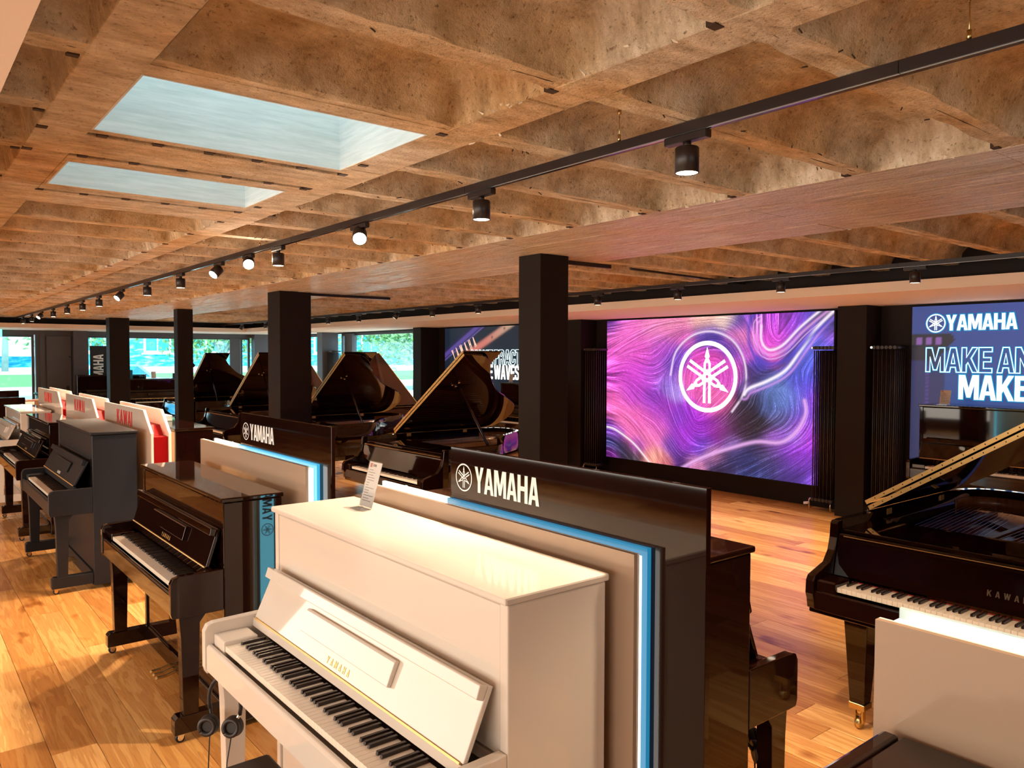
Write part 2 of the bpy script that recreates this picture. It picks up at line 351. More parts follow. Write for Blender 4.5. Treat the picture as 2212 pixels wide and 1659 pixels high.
# ---------------------------------------------------------------- ceiling: pans between ribs, beams, skylight zone
ce = empty('ceiling'); ce['kind'] = 'structure'
RS, RY0 = .5893, 2.30
PY = ((0, 0), (.004, .0), (.014, .055), (.03, .10), (.055, .134), (.09, .158), (.14, .171), (9, .176))
PX = ((0, 0), (.003, .0), (.012, .08), (.024, .130), (.045, .160), (.08, .173), (9, .178))
def hgt(d, pts):
    for (a, h0), (b, h1) in zip(pts, pts[1:]):
        if d <= b: return h0+(h1-h0)*(d-a)/(b-a)
def coffer_mesh(Lx, Ly, seed, fine):
    r = np.random.RandomState(seed); e = .047
    off = [0, .006, .014, .030, .055, .09, .15]
    mid_y = [Ly/2] if not fine else [Ly/2-.06, Ly/2, Ly/2+.06]
    ys = [0] + [e+o for o in off] + mid_y + [Ly-e-o for o in off[::-1]] + [Ly]
    n = max(3, int(Lx/(.12 if fine else .3)))
    xs = [o*1.1 for o in off] + [.17+(Lx-.34)*k/n for k in range(1, n)] + [Lx-o*1.1 for o in off[::-1]]
    bm = bmesh.new(); G = []
    ph = r.rand(8)*6.28
    for x in xs:
        row = []
        for y in ys:
            inside = e <= y <= Ly-e
            z = min(hgt(max(0, min(y-e, Ly-e-y)), PY), hgt(max(0, min(x, Lx-x)), PX)) if inside else 0
            j = .005*math.sin(x*23+ph[0])+.004*math.sin(x*51+ph[1]) + r.uniform(-.004, .004)*(1 if fine else .6)
            yy = y + (j if (abs(y-e) < .1 or abs(Ly-e-y) < .1) and 0 < y < Ly else 0)
            xx = x + (r.uniform(-.006, .006) if .005 < x < Lx-.005 else 0)
            if z > .02: z += .006*math.sin(x*7+ph[2])*math.sin(y*9+ph[3]) + r.uniform(-.003, .003)
            # seam between the two pans of a bay
            if Lx > 1.3 and abs(x-Lx*.42) < .06 and z > .1: z -= .012
            if not inside and fine: z = r.uniform(0, .003)
            row.append(bm.verts.new((xx, yy, z)))
        G.append(row)
    for i in range(len(xs)-1):
        for k in range(len(ys)-1):
            f = bm.faces.new((G[i][k], G[i][k+1], G[i+1][k+1], G[i+1][k])); f.smooth = False
            if 2 < k < len(ys)-4: f.smooth = True
    me = bpy.data.meshes.new('coffer'); bm.to_mesh(me); bm.free(); me.materials.append(MT['concrete']); return me
bays = {'A': (-1.2, .42), 'B': (.58, 1.56), 'C': (1.72, 3.32), 'D': (4.68, 8.85)}
for b, (x0, x1) in bays.items():
    fine = [coffer_mesh(x1-x0, RS, 11+i+ord(b), True) for i in range(3)]
    rough = [coffer_mesh(x1-x0, RS, 31+i+ord(b), False) for i in range(3)]
    for k in range(-6, 33):
        y = RY0+k*RS
        if b == 'B' and 0 <= k < 4: continue
        if b == 'A' and (k < -3): continue
        if b == 'D' and k < -3: continue
        if y > YF-.3: break
        o = link('coffer', (fine if (b in 'BC' and -4 < k < 9) or (b == 'D' and k < 6) or (b == 'A' and k < 5) else rough)[k % 3], ce, (x0, y, ZC))
for x0, x1 in ((-1.4, -1.2), (.42, .58), (1.56, 1.72)):
    m = MB()
    y = YB
    while y < YF: m.box((x0, y, ZC-rnd.uniform(0, .003)), (x1, min(y+1.17, YF), ZC+.2)); y += 1.178
    m.obj('beam', 'concrete', ce, bevel=.004, seg=1)
for i, (x0, x1) in enumerate(((3.32, 3.66), (3.66, 4.0), (4.0, 4.34), (4.34, 4.68))):   # board-marked wide beam
    m = MB(); y = YB+(i % 2)*1.3
    while y < YF: m.box((x0+.001, y+.001, ZC-rnd.uniform(0, .004)), (x1-.001, min(y+3.2, YF), ZC+.2)); y += 3.2
    m.obj('beam', 'beam', ce, bevel=.002, seg=1)
box('slab', (XL, YB, ZC+.22), (.3, YF+.2, ZC+.3), 'concrete', ce); box('slab', (1.75, YB, ZC+.22), (XW+.3, YF+.2, ZC+.3), 'concrete', ce)
box('slab', (.3, YB, ZC+.22), (1.75, 2.2, ZC+.3), 'concrete', ce); box('slab', (.3, 4.7, ZC+.22), (1.75, YF+.2, ZC+.3), 'concrete', ce)
# rib end notches at the wide beam and cross beam
m = MB()
for k in range(-3, 24):
    y = RY0+k*RS+.040
    for x in (3.27, 1.548): m.box((x, y, ZC-.004), (x+.035, y+.028, ZC+.03))
    for x in (.385,): m.box((x, y, ZC-.004), (x+.03, y+.024, ZC+.03))
o = m.obj('rib_notch', 'groove', ce); o['kind'] = 'stuff'
# skylight zone: flat soffit with two openings
def slab_hole(y0, y1, hx0, hx1, hy0, hy1):
    m = MB()
    for a, b in (((.58, y0), (hx0, y1)), ((hx1, y0), (1.56, y1)), ((hx0, y0), (hx1, hy0)), ((hx0, hy1), (hx1, y1))):
        if b[0]-a[0] > .001 and b[1]-a[1] > .001: m.box((*a, ZC), (*b, ZC+.05))
    m.obj('skylight_soffit', 'concrete', ce)
slab_hole(2.30, 3.130, .577, 1.533, 2.392, 3.083); slab_hole(3.536, 4.318, .592, 1.523, 3.642, 4.178)
MB().box((.42, 3.172, ZC-.001), (1.6, 3.495, ZC+.05)).obj('skylight_soffit', 'concrete', ce, bevel=.003, seg=1); MB().box((.5, 4.36, ZC-.001), (1.56, 4.65, ZC+.05)).obj('skylight_soffit', 'concrete', ce, bevel=.003, seg=1)
box('slit_backing', (.42, 3.12, ZC+.04), (1.6, 3.19, ZC+.049), 'concrete', ce); box('slit_backing', (.42, 3.49, ZC+.04), (1.6, 3.54, ZC+.049), 'concrete', ce); box('slit_backing', (.42, 4.31, ZC+.04), (1.6, 4.37, ZC+.049), 'concrete', ce)
m = MB()
for y in (3.133, 3.498, 4.321):
    for i in range(7):
        x = .42+.19*i+(.15 if y > 4 else 0)
        m.box((x, y, ZC-.003), (x+.034, y+.036, ZC+.039))
o = m.obj('slit_notch', 'groove', ce); o['kind'] = 'stuff'
for (x0, x1, y0, y1) in ((.585, 1.525, 2.40, 3.075), (.60, 1.515, 3.65, 4.17)):
    s = empty('skylight'); s['kind'] = 'structure'; s.name = 'window_4' if y0 < 3 else 'window_5'
    h = .85; m = MB()
    for a, b in (((x0-.007, y0-.007), (x0, y1+.007)), ((x1, y0-.007), (x1+.007, y1+.007)), ((x0, y0-.007), (x1, y0)), ((x0, y1), (x1, y1+.007))): m.box((*a, ZC-.001), (*b, ZC+h))
    m.obj('skylight_well', 'well', s)
    box('pane', (x0-.03, y0-.03, ZC+h+.002), (x1+.03, y1+.03, ZC+h+.012), 'glass', s)
m = MB()
for x, sd in ((1.72, 1), (3.32, -1), (1.56, -1), (4.68, 1)):
    for i in range(150):
        k = rnd.randint(-2, 9); y = RY0+k*RS+rnd.uniform(.06, RS-.06)
        if x == 1.56 and 2.2 < y < 4.7: continue
        s = rnd.uniform(.004, .016); c = Vector((x+sd*rnd.uniform(-.004, .006), y, ZC+rnd.uniform(.0, .02)))
        P = [c+Vector([rnd.uniform(-s, s) for _ in range(3)]) for _ in range(4)]
        P = [Vector((p.x, p.y, max(p.z, ZC-.006))) for p in P]
        for a, b, d in ((0, 1, 2), (0, 2, 3), (0, 3, 1), (1, 3, 2)): m.poly([P[a], P[b], P[d]])
o = m.obj('broken_edge', 'chip', ce); o['kind'] = 'stuff'
# rust / small fixings on the ribs: short rebar stubs and nails
m = MB()
for i in range(260):
    k = rnd.randint(-3, 14); b = rnd.choice(('B', 'C', 'C', 'D')); x0, x1 = bays[b]
    if b == 'B' and 0 <= k < 5: continue
    x = rnd.uniform(x0, x1); y = RY0+k*RS+rnd.choice((-.06, .06, .0, .055)); l = rnd.uniform(.01, .035)
    m.cyl((x, y, ZC+.002), (x+rnd.uniform(-l, l), y+rnd.uniform(-.008, .008), ZC-rnd.uniform(.002, .007)), .0022, n=5)
o = m.obj('nail_stub', 'groove', ce); o['kind'] = 'stuff'

# lowered plaster soffits: left of the camera and around the window walls
def S(name, *a, **k): return struct(box(name, *a, **k))
S('trim_1', (XL, YB, 2.40), (.208, YF, ZC+.2), 'plaster')
S('trim_2', (6.93, -1.5, 2.400), (XW+.2, YF, 2.49), 'plaster')
S('trim_3', (.208, 19.15, 2.400), (6.93, YF, 2.49), 'plaster')
S('trim_4', (7.2, -1.5, 2.50), (XW+.2, YF, ZC+.22), 'wallblack')
S('trim_5', (.208, 19.45, 2.50), (7.2, YF, ZC+.22), 'wallblack')

# ---------------------------------------------------------------- walls
def WB(name, boxes, m):
    mb = MB()
    for a, b in boxes: mb.box(a, b)
    return struct(mb.obj(name, m))
WB('wall_right', [((XW, -1.5, 0), (XW+.25, 13.36, 2.90)), ((XW, 13.65, 0), (XW+.25, 14.35, 2.90)), ((XW, 14.35, 0), (XW+.25, YF+.25, .45)), ((XW, 14.35, 2.372), (XW+.25, YF+.25, 2.90)), ((XW, 13.36, 0), (XW+.25, 13.65, 2.90)), ((XW, 20.6, .45), (XW+.25, YF+.25, 2.4))], 'wallblack')
WB('wall_back', [((XL, YB-.2, 0), (XW+.25, YB, 2.90))], 'beige'); WB('wall_left', [((XL-.2, YB-.2, 0), (XL, YF+.2, 2.90))], 'beige')
WB('wall_near_right', [((XW-.0, -1.7, 0), (XW+.25, -1.5, 2.90)), ((3.5, -5.2, 0), (XW+.25, -1.6, 2.90))], 'wallblack')
WB('wall_far', [((XL, YF, 0), (1.0, YF+.2, 2.90)), ((.8, YF, 2.30), (XW+.2, YF+.2, 2.90)), ((2.72, YF-.02, 0), (3.62, YF+.2, 2.32)), ((3.62, YF, 0), (XW+.2, YF+.2, .45))], 'greyframe')
# pillars on the walls and free columns
for i, (y0, y1) in enumerate(((4.28, 4.62), (8.83, 9.16), (13.36, 13.66), (17.9, 18.2))):
    c = S('column', (8.47 if i < 2 else 8.38, y0, 0), (XW-.001, y1, 2.399), 'column' if i < 3 else 'greyframe', None, .004, 1)
for (x0, x1, y0, y1) in ((3.941, 4.236, 4.56, 4.826), (3.76, 4.17, 9.22, 9.60), (3.88, 4.135, 13.93, 14.15), (3.68, 4.07, 18.13, 18.45)):
    S('column', (x0, y0, 0), (x1, y1, ZC-.0005), 'column', None, .004, 1)
S('column', (3.46, 20.85, 0), (3.77, YF-.001, 2.399), 'greyframe'); S('column', (7.80, 20.85, 0), (8.18, YF-.001, 2.399), 'greyframe')

# ---------------------------------------------------------------- doors and windows
def frame(root, axis, pos, a0, a1, z0, z1, t=.06, d=.08, m='greyframe', mull=()):
    """rectangular frame in the plane axis=pos, from a0..a1 and z0..z1"""
    def bx(name, u0, u1, w0, w1, mm, dd=d):
        p, q = ((pos-dd/2, u0, w0), (pos+dd/2, u1, w1)) if axis == 0 else ((u0, pos-dd/2, w0), (u1, pos+dd/2, w1))
        return box(name, p, q, mm, root)
    bx('frame', a0, a0+t, z0, z1, m); bx('frame', a1-t, a1, z0, z1, m); bx('frame', a0+t, a1-t, z1-t, z1, m); bx('frame', a0+t, a1-t, z0, z0+t*.8, m)
    edges = [a0+t] + [x for mm in mull for x in (mm-t/2, mm+t/2)] + [a1-t]
    for mm in mull: bx('mullion', mm-t/2, mm+t/2, z0+t*.8, z1-t, m)
    for u0, u1 in zip(edges[::2], edges[1::2]): bx('pane', u0+.001, u1-.001, z0+t*.8+.001, z1-t-.001, 'glass', .012)
def win(name, *a, **k):
    e = empty(name); e['kind'] = 'structure'; frame(e, *a, **k); return e
win('door_1', 1, YF+.1, 1.0, 2.70, 0, 2.298, t=.055, m='greyframe')
d2 = empty('door_2'); d2['kind'] = 'structure'
box('door_leaf', (2.93, YF-.065, .01), (3.44, YF-.022, 2.27), 'greyframe', d2, .004, 1); box('frame', (2.80, YF-.055, .0), (2.90, YF-.022, 2.30), 'greyframe', d2)
MB().cyl((3.36, YF-.07, 1.0), (3.36, YF-.12, 1.0), .012).cyl((3.36, YF-.12, 1.0), (3.26, YF-.12, 1.0), .011).obj('door_handle', 'chrome', d2)
box('lock_plate', (3.33, YF-.072, .93), (3.39, YF-.066, 1.09), 'rubber', d2); MB().cyl((3.40, YF-.07, 1.78), (3.40, YF-.09, 1.78), .012).obj('door_stop', 'chrome', d2)
win('window_1', 1, YF+.1, 3.78, 7.78, .452, 2.298, t=.05, mull=(7.55,))
win('window_2', 0, XW+.12, 18.22, 20.58, .452, 2.37, t=.05)
win('window_3', 0, XW+.12, 14.37, 17.88, .452, 2.37, t=.05, mull=(17.25,))
box('frame', (XW-.02, 17.12, .46), (XW+.055, 17.50, 2.365), 'greyframe', bpy.data.objects['window_3'])
box('frame', (7.22, YF+.01, .46), (7.50, YF+.05, 2.29), 'greyframe', bpy.data.objects['window_1'])
S('baseboard_right', (XW-.02, -1.5, 0), (XW-.001, 4.27, .09), 'wallblack')

# ---------------------------------------------------------------- street outside
g = empty('street_ground'); g['kind'] = 'structure'
def strip(nm, pts, m, x0=-12, x1=40):
    mb = MB()
    for (y0, z0), (y1, z1) in zip(pts, pts[1:]): mb.poly([(x0, y0, z0), (x1, y0, z0), (x1, y1, z1), (x0, y1, z1)])
    return mb.obj(nm, m, g)
strip('paving', [(21.4, -.05), (27, -.02)], 'pave'); strip('road_lane', [(27, -.02), (29.5, .0)], 'road'); strip('road_lane', [(29.5, .0), (34, .1)], 'pave'); strip('road_lane', [(34, .1), (36.5, .2)], 'road')
strip('kerb_strip', [(36.5, .2), (40, .42)], 'pave'); strip('verge', [(40, .42), (45, .86)], 'grass'); strip('paving', [(45, .86), (50, 1.15)], 'pave')
mb = MB(); mb.poly([(9.2, -12, -.05), (40, -12, -.05), (40, 21.4, -.05), (9.2, 21.4, -.05)]); mb.obj('paving', 'pave', g)
def facade(name, p0, p1, z0, h, wins, label, light_panel=None):
    """render-fronted house wall from p0 to p1 with windows (along, z, w, h)"""
    root = empty(name, (0, 0, 0)); tag(root, label, 'building')
    d = Vector((p1[0]-p0[0], p1[1]-p0[1], 0)); Ln = d.length; d.normalize(); n = Vector((d.y, -d.x, 0))
    mtx = Matrix((d, -n, Vector((0, 0, 1)))).transposed().to_4x4(); mtx.translation = (p0[0], p0[1], z0)
    def b(nm, a, c, m, par=root):
        mb = MB(); mb.box(a, c, mtx); return mb.obj(nm, m, par)
    b('wall', (0, 0, 0), (Ln, .4, h), 'facade'); b('roof_edge', (-.2, -.2, h), (Ln+.2, .5, h+.3), 'wframe')
    for (u, z, w, hh) in wins:
        f = b('window', (u-.12, -.06, z-.12), (u+w+.12, -.001, z+hh+.12), 'wframe')
        b('pane', (u, -.09, z), (u+w/2-.04, -.061, z+hh), 'wpane', f); b('pane', (u+w/2+.04, -.09, z), (u+w, -.061, z+hh), 'wpane', f); b('sill', (u-.25, -.2, z-.22), (u+w+.25, -.061, z-.13), 'wframe', f)
    return root
facade('apartment_house', (-6, 50), (34, 50), 1.1, 7, [(14.5+i*3.6, 1.0, 1.3, 1.9) for i in range(6)] + [(1+i*3.4, 1.3, 1.3, 1.9) for i in range(3)], 'long blue rendered house with white window frames across the street')
facade('corner_house', (38, 44), (38, 4), .2, 7, [(2+i*4.4, 1.2, 1.5, 1.9) for i in range(8)], 'blue rendered house with white windows seen through the side windows')
wp = box('garage_front', (2.0, 48.9, 1.75), (7.4, 49.3, 4.6), 'wframe'); tag(wp, 'bright white shop front seen through the glass door', 'building front')
def tree(x, y, z, h, r, seed, label):
    rr = random.Random(seed); t = empty('tree', (x, y, z)); tag(t, label, 'tree', None)
    m = MB(); m.cyl((0, 0, 0), (.05, 0, h*.35), .16, .12, 9)
    tips = []
    for i in range(7):
        a = i*.9+rr.random(); e = Vector((math.cos(a)*r*.7, math.sin(a)*r*.7, h*(.55+.35*rr.random())))
        mid = Vector((.05, 0, h*.35)).lerp(e, .5)+Vector((0, 0, .25)); m.tube([(.05, 0, h*.33), mid, e], .05, 6); tips += [mid, e, e.lerp(mid, .4)]
    m.obj('trunk', 'bark', t)
    m = MB()
    for i in range(6500):
        c = tips[rr.randrange(len(tips))]; v = Vector([rr.gauss(0, 1) for _ in range(3)]); v.normalize()
        p = c + v*rr.random()**.5*r*.5; s = rr.uniform(.07, .15)
        a = Vector([rr.gauss(0, 1) for _ in range(3)]).normalized(); b_ = a.orthogonal().normalized()
        m.poly([p-a*s, p+b_*s*.5, p+a*s, p-b_*s*.5])
    o = m.obj('foliage', 'leafm', t); o['kind'] = 'stuff'
tree(9.6, 29, .0, 5.6, 2.9, 1, 'street tree with pale trunk behind the far window, right of the second column')
tree(6.0, 36, .2, 6.2, 3.4, 2, 'leafy street tree hanging over the verge between the far columns')
tree(15.2, 24.5, -.05, 5.2, 2.9, 3, 'forked street tree standing outside the wide side window')
tree(21, 34, -.05, 6.0, 3.4, 4, 'leafy tree farther off behind the side window pillar')
tree(4.6, 46, 1.0, 5.5, 1.6, 5, 'tree beside the shop front seen over the door glass')
tree(23, 24, -.05, 5.5, 3.2, 6, 'leafy tree beyond the forked one, nearest the poster wall')
bo = MB().cyl((18.6, 22.5, -.05), (18.6, 22.5, 1.9), .09).cyl((18.6, 22.5, 1.9), (18.6, 22.5, 2.1), .14).obj('street_post', 'bark'); tag(bo, 'slim grey post on the paving outside the side window', 'post')
car = empty('parked_car', (6.6, 33, .1), 4); tag(car, 'pale blue parked car seen beside the vertical banner', 'car')
MB().prism([(-2.1, .3), (-2.1, .75), (-1.3, .85), (-.8, 1.35), (.9, 1.38), (1.5, .9), (2.1, .75), (2.1, .3)], 1, -.85, .85).obj('body', 'carp', car, .06, 2)
MB().prism([(-1.15, .88), (-.75, 1.28), (.85, 1.30), (1.3, .9)], 1, -.86, .86).obj('side_glass', 'wpane', car)
for x in (-1.3, 1.3):
    for y in (-.86, .7): MB().cyl((x, y, .32), (x, y+.16, .32), .32, n=20).obj('wheel', 'rubber', car)
# ---------------------------------------------------------------- piano keyboards
OCT_W = .02355
def keyboard(root, y_front, z, x_c=0.0, depth=.145, single=False, y_vis=None):
    """88 keys; x grows to the treble; y_front = front edge, z = top of the naturals"""
    W0 = x_c - 26*OCT_W
    wk, bk = [], []
    for i in range(52):
        wk.append(W0+i*OCT_W)
        nt = (i+5) % 7  # A B C D E F G : index 0 = A
        if i < 51 and (i % 7) in (0, 2, 3, 5, 6): bk.append(W0+(i+1)*OCT_W-.0055)
    if single:
        me = MB().box((0, 0, -.022), (OCT_W-.0009, depth, 0)).mesh('white_key', 'ivory', .0008, 1)
        m2 = MB().prism([(.000, 0), (.003, .0115), (.094, .0115), (.094, 0)], 0, 0, .011).mesh('black_key', 'ebony', .0012, 1)
        for x in wk: link('white_key', me, root, (x, y_front, z))
        for x in bk: link('black_key', m2, root, (x, y_front+.050, z))
    else:
        m = MB()
        for x in wk: m.box((x, y_front, z-.022), (x+OCT_W-.001, y_front+depth, z))
        m.obj('white_keys', 'ivory', root)
        m = MB()
        for x in bk: m.prism([(y_front+.05, z), (y_front+.053, z+.0115), (y_front+.144, z+.0115), (y_front+.144, z)], 0, x, x+.011)
        m.obj('black_keys', 'ebony', root)

def caster(root, x, y, z, m='chrome'):
    c = MB().cyl((x-.012, y, .021), (x+.012, y, .021), .021, n=16).obj('caster', 'rubber', root)
    MB().cyl((x-.0135, y, .021), (x+.0135, y, .021), .012, n=12).prism([(y-.018, z), (y+.02, z), (y+.012, .018), (y-.004, .018)], 0, x-.017, x-.0135).prism([(y-.018, z), (y+.02, z), (y+.012, .018), (y-.004, .018)], 0, x+.0135, x+.017).obj('caster_fork', m, c)
def pedals(root, y, z, m='brass', n=3, xs=.055):
    for i in range(n):
        x = (i-(n-1)/2)*xs
        o = MB().prism([(y+.10, z+.004), (y+.10, z+.014), (y+.02, z+.020), (y-.03, z+.008), (y-.075, z+.006), (y-.085, z-.002), (y-.075, z-.006), (y-.03, z-.004), (y+.02, z+.008)], 0, x-.013, x+.013).obj('pedal', m, root, .003, 2)

def upright(name, label, loc, rz, Hh, D, yb, m='black', legs=True, keys='joined', width=1.53, fall_open=True, fb=(.80, .99, .165, .245), nameplate=None, npm='goldlet', inset=False, cm='chrome', pm='brass', desk=True, group=None, lidm=None, casters=True, toes=True, leg_y=.09):
    """local frame: x to the treble, y into the piano from the front of the arms, z up"""
    t = empty(name, (*loc, 0), rz); tag(t, label, 'piano', group)
    w = width/2; bz = .0045
    for s in (-1, 1):
        x0, x1 = (s*w, s*(w-.035)) if s > 0 else (-w, -w+.035)
        a, b = min(x0, x1), max(x0, x1)
        top = Hh if inset else Hh-.024
        MB().prism([(yb, .03), (D, .03), (D, top), (yb, top), (yb, .80)], 0, a, b).obj('side_panel', m, t, bz if not inset else .008, 2)
        MB().prism([(yb-.001, .60), (yb-.001, .80), (.035, .795), (.012, .788), (.0, .765), (.0, .625), (.008, .60)], 0, a, b).obj('arm', m, t, .004, 2)
    if inset: box('lid', (-w+.037, yb-.02, Hh-.022), (w-.037, D+.008, Hh-.004), lidm or m, t, .004, 2)
    else: box('lid', (-w-.008, yb-.014, Hh-.022), (w+.008, D+.008, Hh), lidm or m, t, .006, 2)
    box('upper_panel', (-w+.036, yb+.004, .78), (w-.036, yb+.026, Hh-.030), m, t, .002, 1)
    lp = box('lower_panel', (-w+.036, yb+.010, .13), (w-.036, yb+.03, .598), m, t, .002, 1)
    box('plinth', (-w+.036, yb-.004, .03), (w-.036, yb+.05, .128), m, t, .003, 1)
    box('keybed', (-w+.036, .035, .602), (w-.036, yb+.1, .655), m, t, .003, 1)
    MB().prism([(.006, .612), (.006, .705), (.014, .714), (.026, .714), (.032, .70), (.032, .612)], 0, -w+.036, w-.036).obj('key_slip', m, t, .002, 1)
    box('back_panel', (-w+.036, D-.03, .05), (w-.036, D-.004, Hh-.03), 'pale_wood', t)
    for s in (-1, 1):
        a, b = sorted((s*(w-.037), s*.6125)); box('cheek_block', (a, .034, .657), (b, .165, .752), m, t, .006, 2)
    keyboard(t, .040, .735, single=(keys == 'single'))
    box('key_backing', (-.612, .206, .657), (.612, .216, .75), 'ebony', t)
    # fallboard: lower strip, brass hinge, raised panel, folded front lip, music shelf
    z0, z1, y0, y1 = fb; e = .0365; an = math.atan2(y1-y0, z1-z0)
    MB().prism([(.1865, .751), (y0-.001, z0-.003), (y0+.014, z0-.003), (.204, .751)], 0, -w+e, w-e).obj('name_board', m, t)
    f = MB().prism([(y0, z0+.002), (y1, z1), (y1+.016, z1-.005), (y0+.016, z0)], 0, -w+.05, w-.05).obj('fallboard', m, t, .003, 2)
    def P(s_, o_): # along panel, outwards towards the player
        return (y0+(y1-y0)*s_-o_*math.cos(an), z0+(z1-z0)*s_+o_*math.sin(an))
    MB().prism([P(.80, .001), P(.80, .026), P(.99, .030), P(1.0, .024), P(1.0, .001)], 0, -w+.05, w-.05).obj('front_lip', m, f, .003, 2)
    MB().prism([P(-.012, .0), P(-.012, .006), P(.018, .006), P(.018, .0)], 0, -w+.06, w-.06).obj('hinge', 'brassstrip', f)
    MB().prism([(y1+.030, z1-.05), (y1+.045, z1-.05), (y1+.047, z1+.012), (y1+.036, z1+.016), (y1+.028, z1+.01)], 0, -w+.08, w-.08).obj('hinge_rail', m, t, .002, 1)
    box('fall_shelf', (-w+e, y1+.052, z0-.045), (w-e, yb+.003, z0-.012), m, t)
    if desk: MB().prism([P(.30, .001), P(.30, .016), P(.66, .018), P(.70, .014), P(.70, .001)], 0, -.31, .31).obj('music_shelf', m, f, .003, 2)
    if nameplate:
        _, tw = text_loops(nameplate, .022, 1.1, .55)
        text('nameplate', nameplate, .022, npm, (-tw/2, *P(.08, .0015)), (1, 0, 0), (0, math.sin(an), math.cos(an)), f, 1.1, .55, depth=.0004)
    if legs:
        for s in (-1, 1):
            xc = s*(w-.045)
            MB().prism([(leg_y-.05, .60), (leg_y+.075, .60), (leg_y+.045, .56), (leg_y+.035, .13), (leg_y-.035, .13), (leg_y-.042, .5)], 0, xc-.03, xc+.03).obj('leg', m, t, .003, 2)
            if toes: MB().prism([(leg_y-.075, .045), (leg_y-.075, .115), (leg_y-.06, .13), (yb, .13), (yb, .045)], 0, xc-.032, xc+.032).obj('toe', m, t, .003, 2)
            if casters: caster(t, xc, leg_y-.045, .045, cm)
    pedals(t, yb-.06, .075, pm)
    return t

# ---------------------------------------------------------------- grand pianos
def cr(pts, n=8):
    out = []; P = [Vector(p) for p in pts]
    for i in range(len(P)-1):
        p0, p1, p2, p3 = P[max(i-1, 0)], P[i], P[i+1], P[min(i+2, len(P)-1)]
        for k in range(n):
            t_ = k/n; out.append(.5*((2*p1)+(-p0+p2)*t_+(2*p0-5*p1+4*p2-p3)*t_**2+(-p0+3*p1-3*p2+p3)*t_**3))
    out.append(P[-1]); return out
def grand(name, label, loc, rz, Lg=1.88, single=False, nameplate=None, lid_angle=33.0, group=None, desk=True):
    t = empty(name, (*loc, 0), rz); tag(t, label, 'piano', group)
    w = .75; zt, zb = 1.012, .645
    tail = cr([(-.75, Lg-.28), (-.72, Lg-.10), (-.60, Lg-.005), (-.42, Lg+.0), (-.24, Lg-.09), (-.08, Lg-.30), (.10, Lg-.56), (.36, Lg-.80), (.60, Lg-.96), (.72, Lg-1.10), (.75, Lg-1.24)], 6)
    path = [Vector((-.75, .27)), Vector((-.75, .9))] + tail + [Vector((.75, .40)), Vector((.75, .27))]
    nrm = []
    for i, p in enumerate(path):
        d = (path[min(i+1, len(path)-1)]-path[max(i-1, 0)]).normalized(); nrm.append(Vector((d.y, -d.x)))
    T = .04
    inner = [p + n*T for p, n in zip(path, nrm)]
    def wall(nm, A, B, za, zb_, mt):
        m = MB(); prev = None
        for a, b in zip(A, B):
            v = [m.bm.verts.new((q.x, q.y, z)) for q, z in ((a, za), (a, zb_), (b, zb_), (b, za))]
            if prev:
                for k in range(4):
                    f_ = m.bm.faces.new((prev[k], prev[(k+1) % 4], v[(k+1) % 4], v[k])); f_.smooth = k in (0, 2)
            else: m.bm.faces.new(v)
            prev = v
        m.bm.faces.new(prev[::-1]); return m.obj(nm, mt, t)
    wall('rim', path, inner, zb, zt, 'black')
    inner2 = [p + n*(T+.006) for p, n in zip(path, nrm)]
    wall('inner_rim', [p+n*(T+.0005) for p, n in zip(path, nrm)][2:-1], inner2[2:-1], .88, zt-.045, 'rimwood')
    body = [p + n*(T+.007) for p, n in zip(path, nrm)]
    MB().prism([(p.x, p.y) for p in body[1:-1]], 2, .845, .872).obj('soundboard', 'sound', t)
    plate = [p + n*(T+.05) for p, n in zip(path, nrm)]
    m = MB(); m.prism([(p.x, p.y) for p in plate[2:-1]][:] , 2, .880, .894)
    pl = m.obj('iron_plate', 'gold', t)
    for i in range(4):
        x = -.5+i*.24; box('plate_strut', (x-.012, .725, .8945), (x+.012, Lg-.25-.22*i, .918), 'gold', pl)
    m = MB()
    for i in range(46):
        x = -.60+i*.026; y1 = Lg-.16-.235*max(0, i-6)*.115; m.cyl((x, .66, .922), (x-.10*(i < 14), y1, .922), .0011, n=4, cap=False)
    o = m.obj('strings', 'chrome', pl); o['kind'] = 'stuff'
    box('wrest_plank', (-w+.06, .63, .896), (w-.06, .72, .915), 'gold', t)
    # arms: the rim sweeps down to the key blocks
    for s in (-1, 1):
        a, b = sorted((s*w, s*(w-T)))
        MB().prism([(.272, zb-.03), (.272, zt), (.235, zt), (.222, zt-.012), (.215, .93), (.198, .87), (.155, .815), (.07, .79), (.02, .775), (.004, .75), (.0, .69), (.012, .66), (.02, zb-.03)], 0, a, b).obj('arm', 'black', t, .004, 2)
        a, b = sorted((s*(w-T-.001), s*.6125)); box('key_block', (a, .03, .66), (b, .165, .757), 'black', t, .008, 2)
    MB().prism([(.012, .615), (.012, .63), (.018, .7), (.026, .706), (.034, .70), (.034, .615)], 0, -w+T+.001, w-T-.001).obj('key_slip', 'black', t, .002, 1)
    box('keybed', (-w+.001, .035, .590), (w-.001, .60, .644), 'black', t, .004, 1); box('bottom_panel', (-w+.05, .61, .63), (w-.05, .9, .644), 'rimwood', t)
    keyboard(t, .045, .735, single=single)
    box('felt_strip', (-.6125, .184, .7375), (.6125, .1865, .7405), 'felt', t)
    f = MB().prism([(.187, .752), (.225, .93), (.24, .93), (.204, .752)], 0, -w+T+.002, w-T-.002).obj('fallboard', 'black', t, .002, 1)
    if nameplate:
        _, tw = text_loops(nameplate, .026, 1.1, .5); an = math.atan2(.038, .178)
        text('nameplate', nameplate, .026, 'dimlet', (-tw/2+.05, .1985, .81), (1, 0, 0), (0, math.sin(an), math.cos(an)), f, 1.1, .5, depth=.0004)
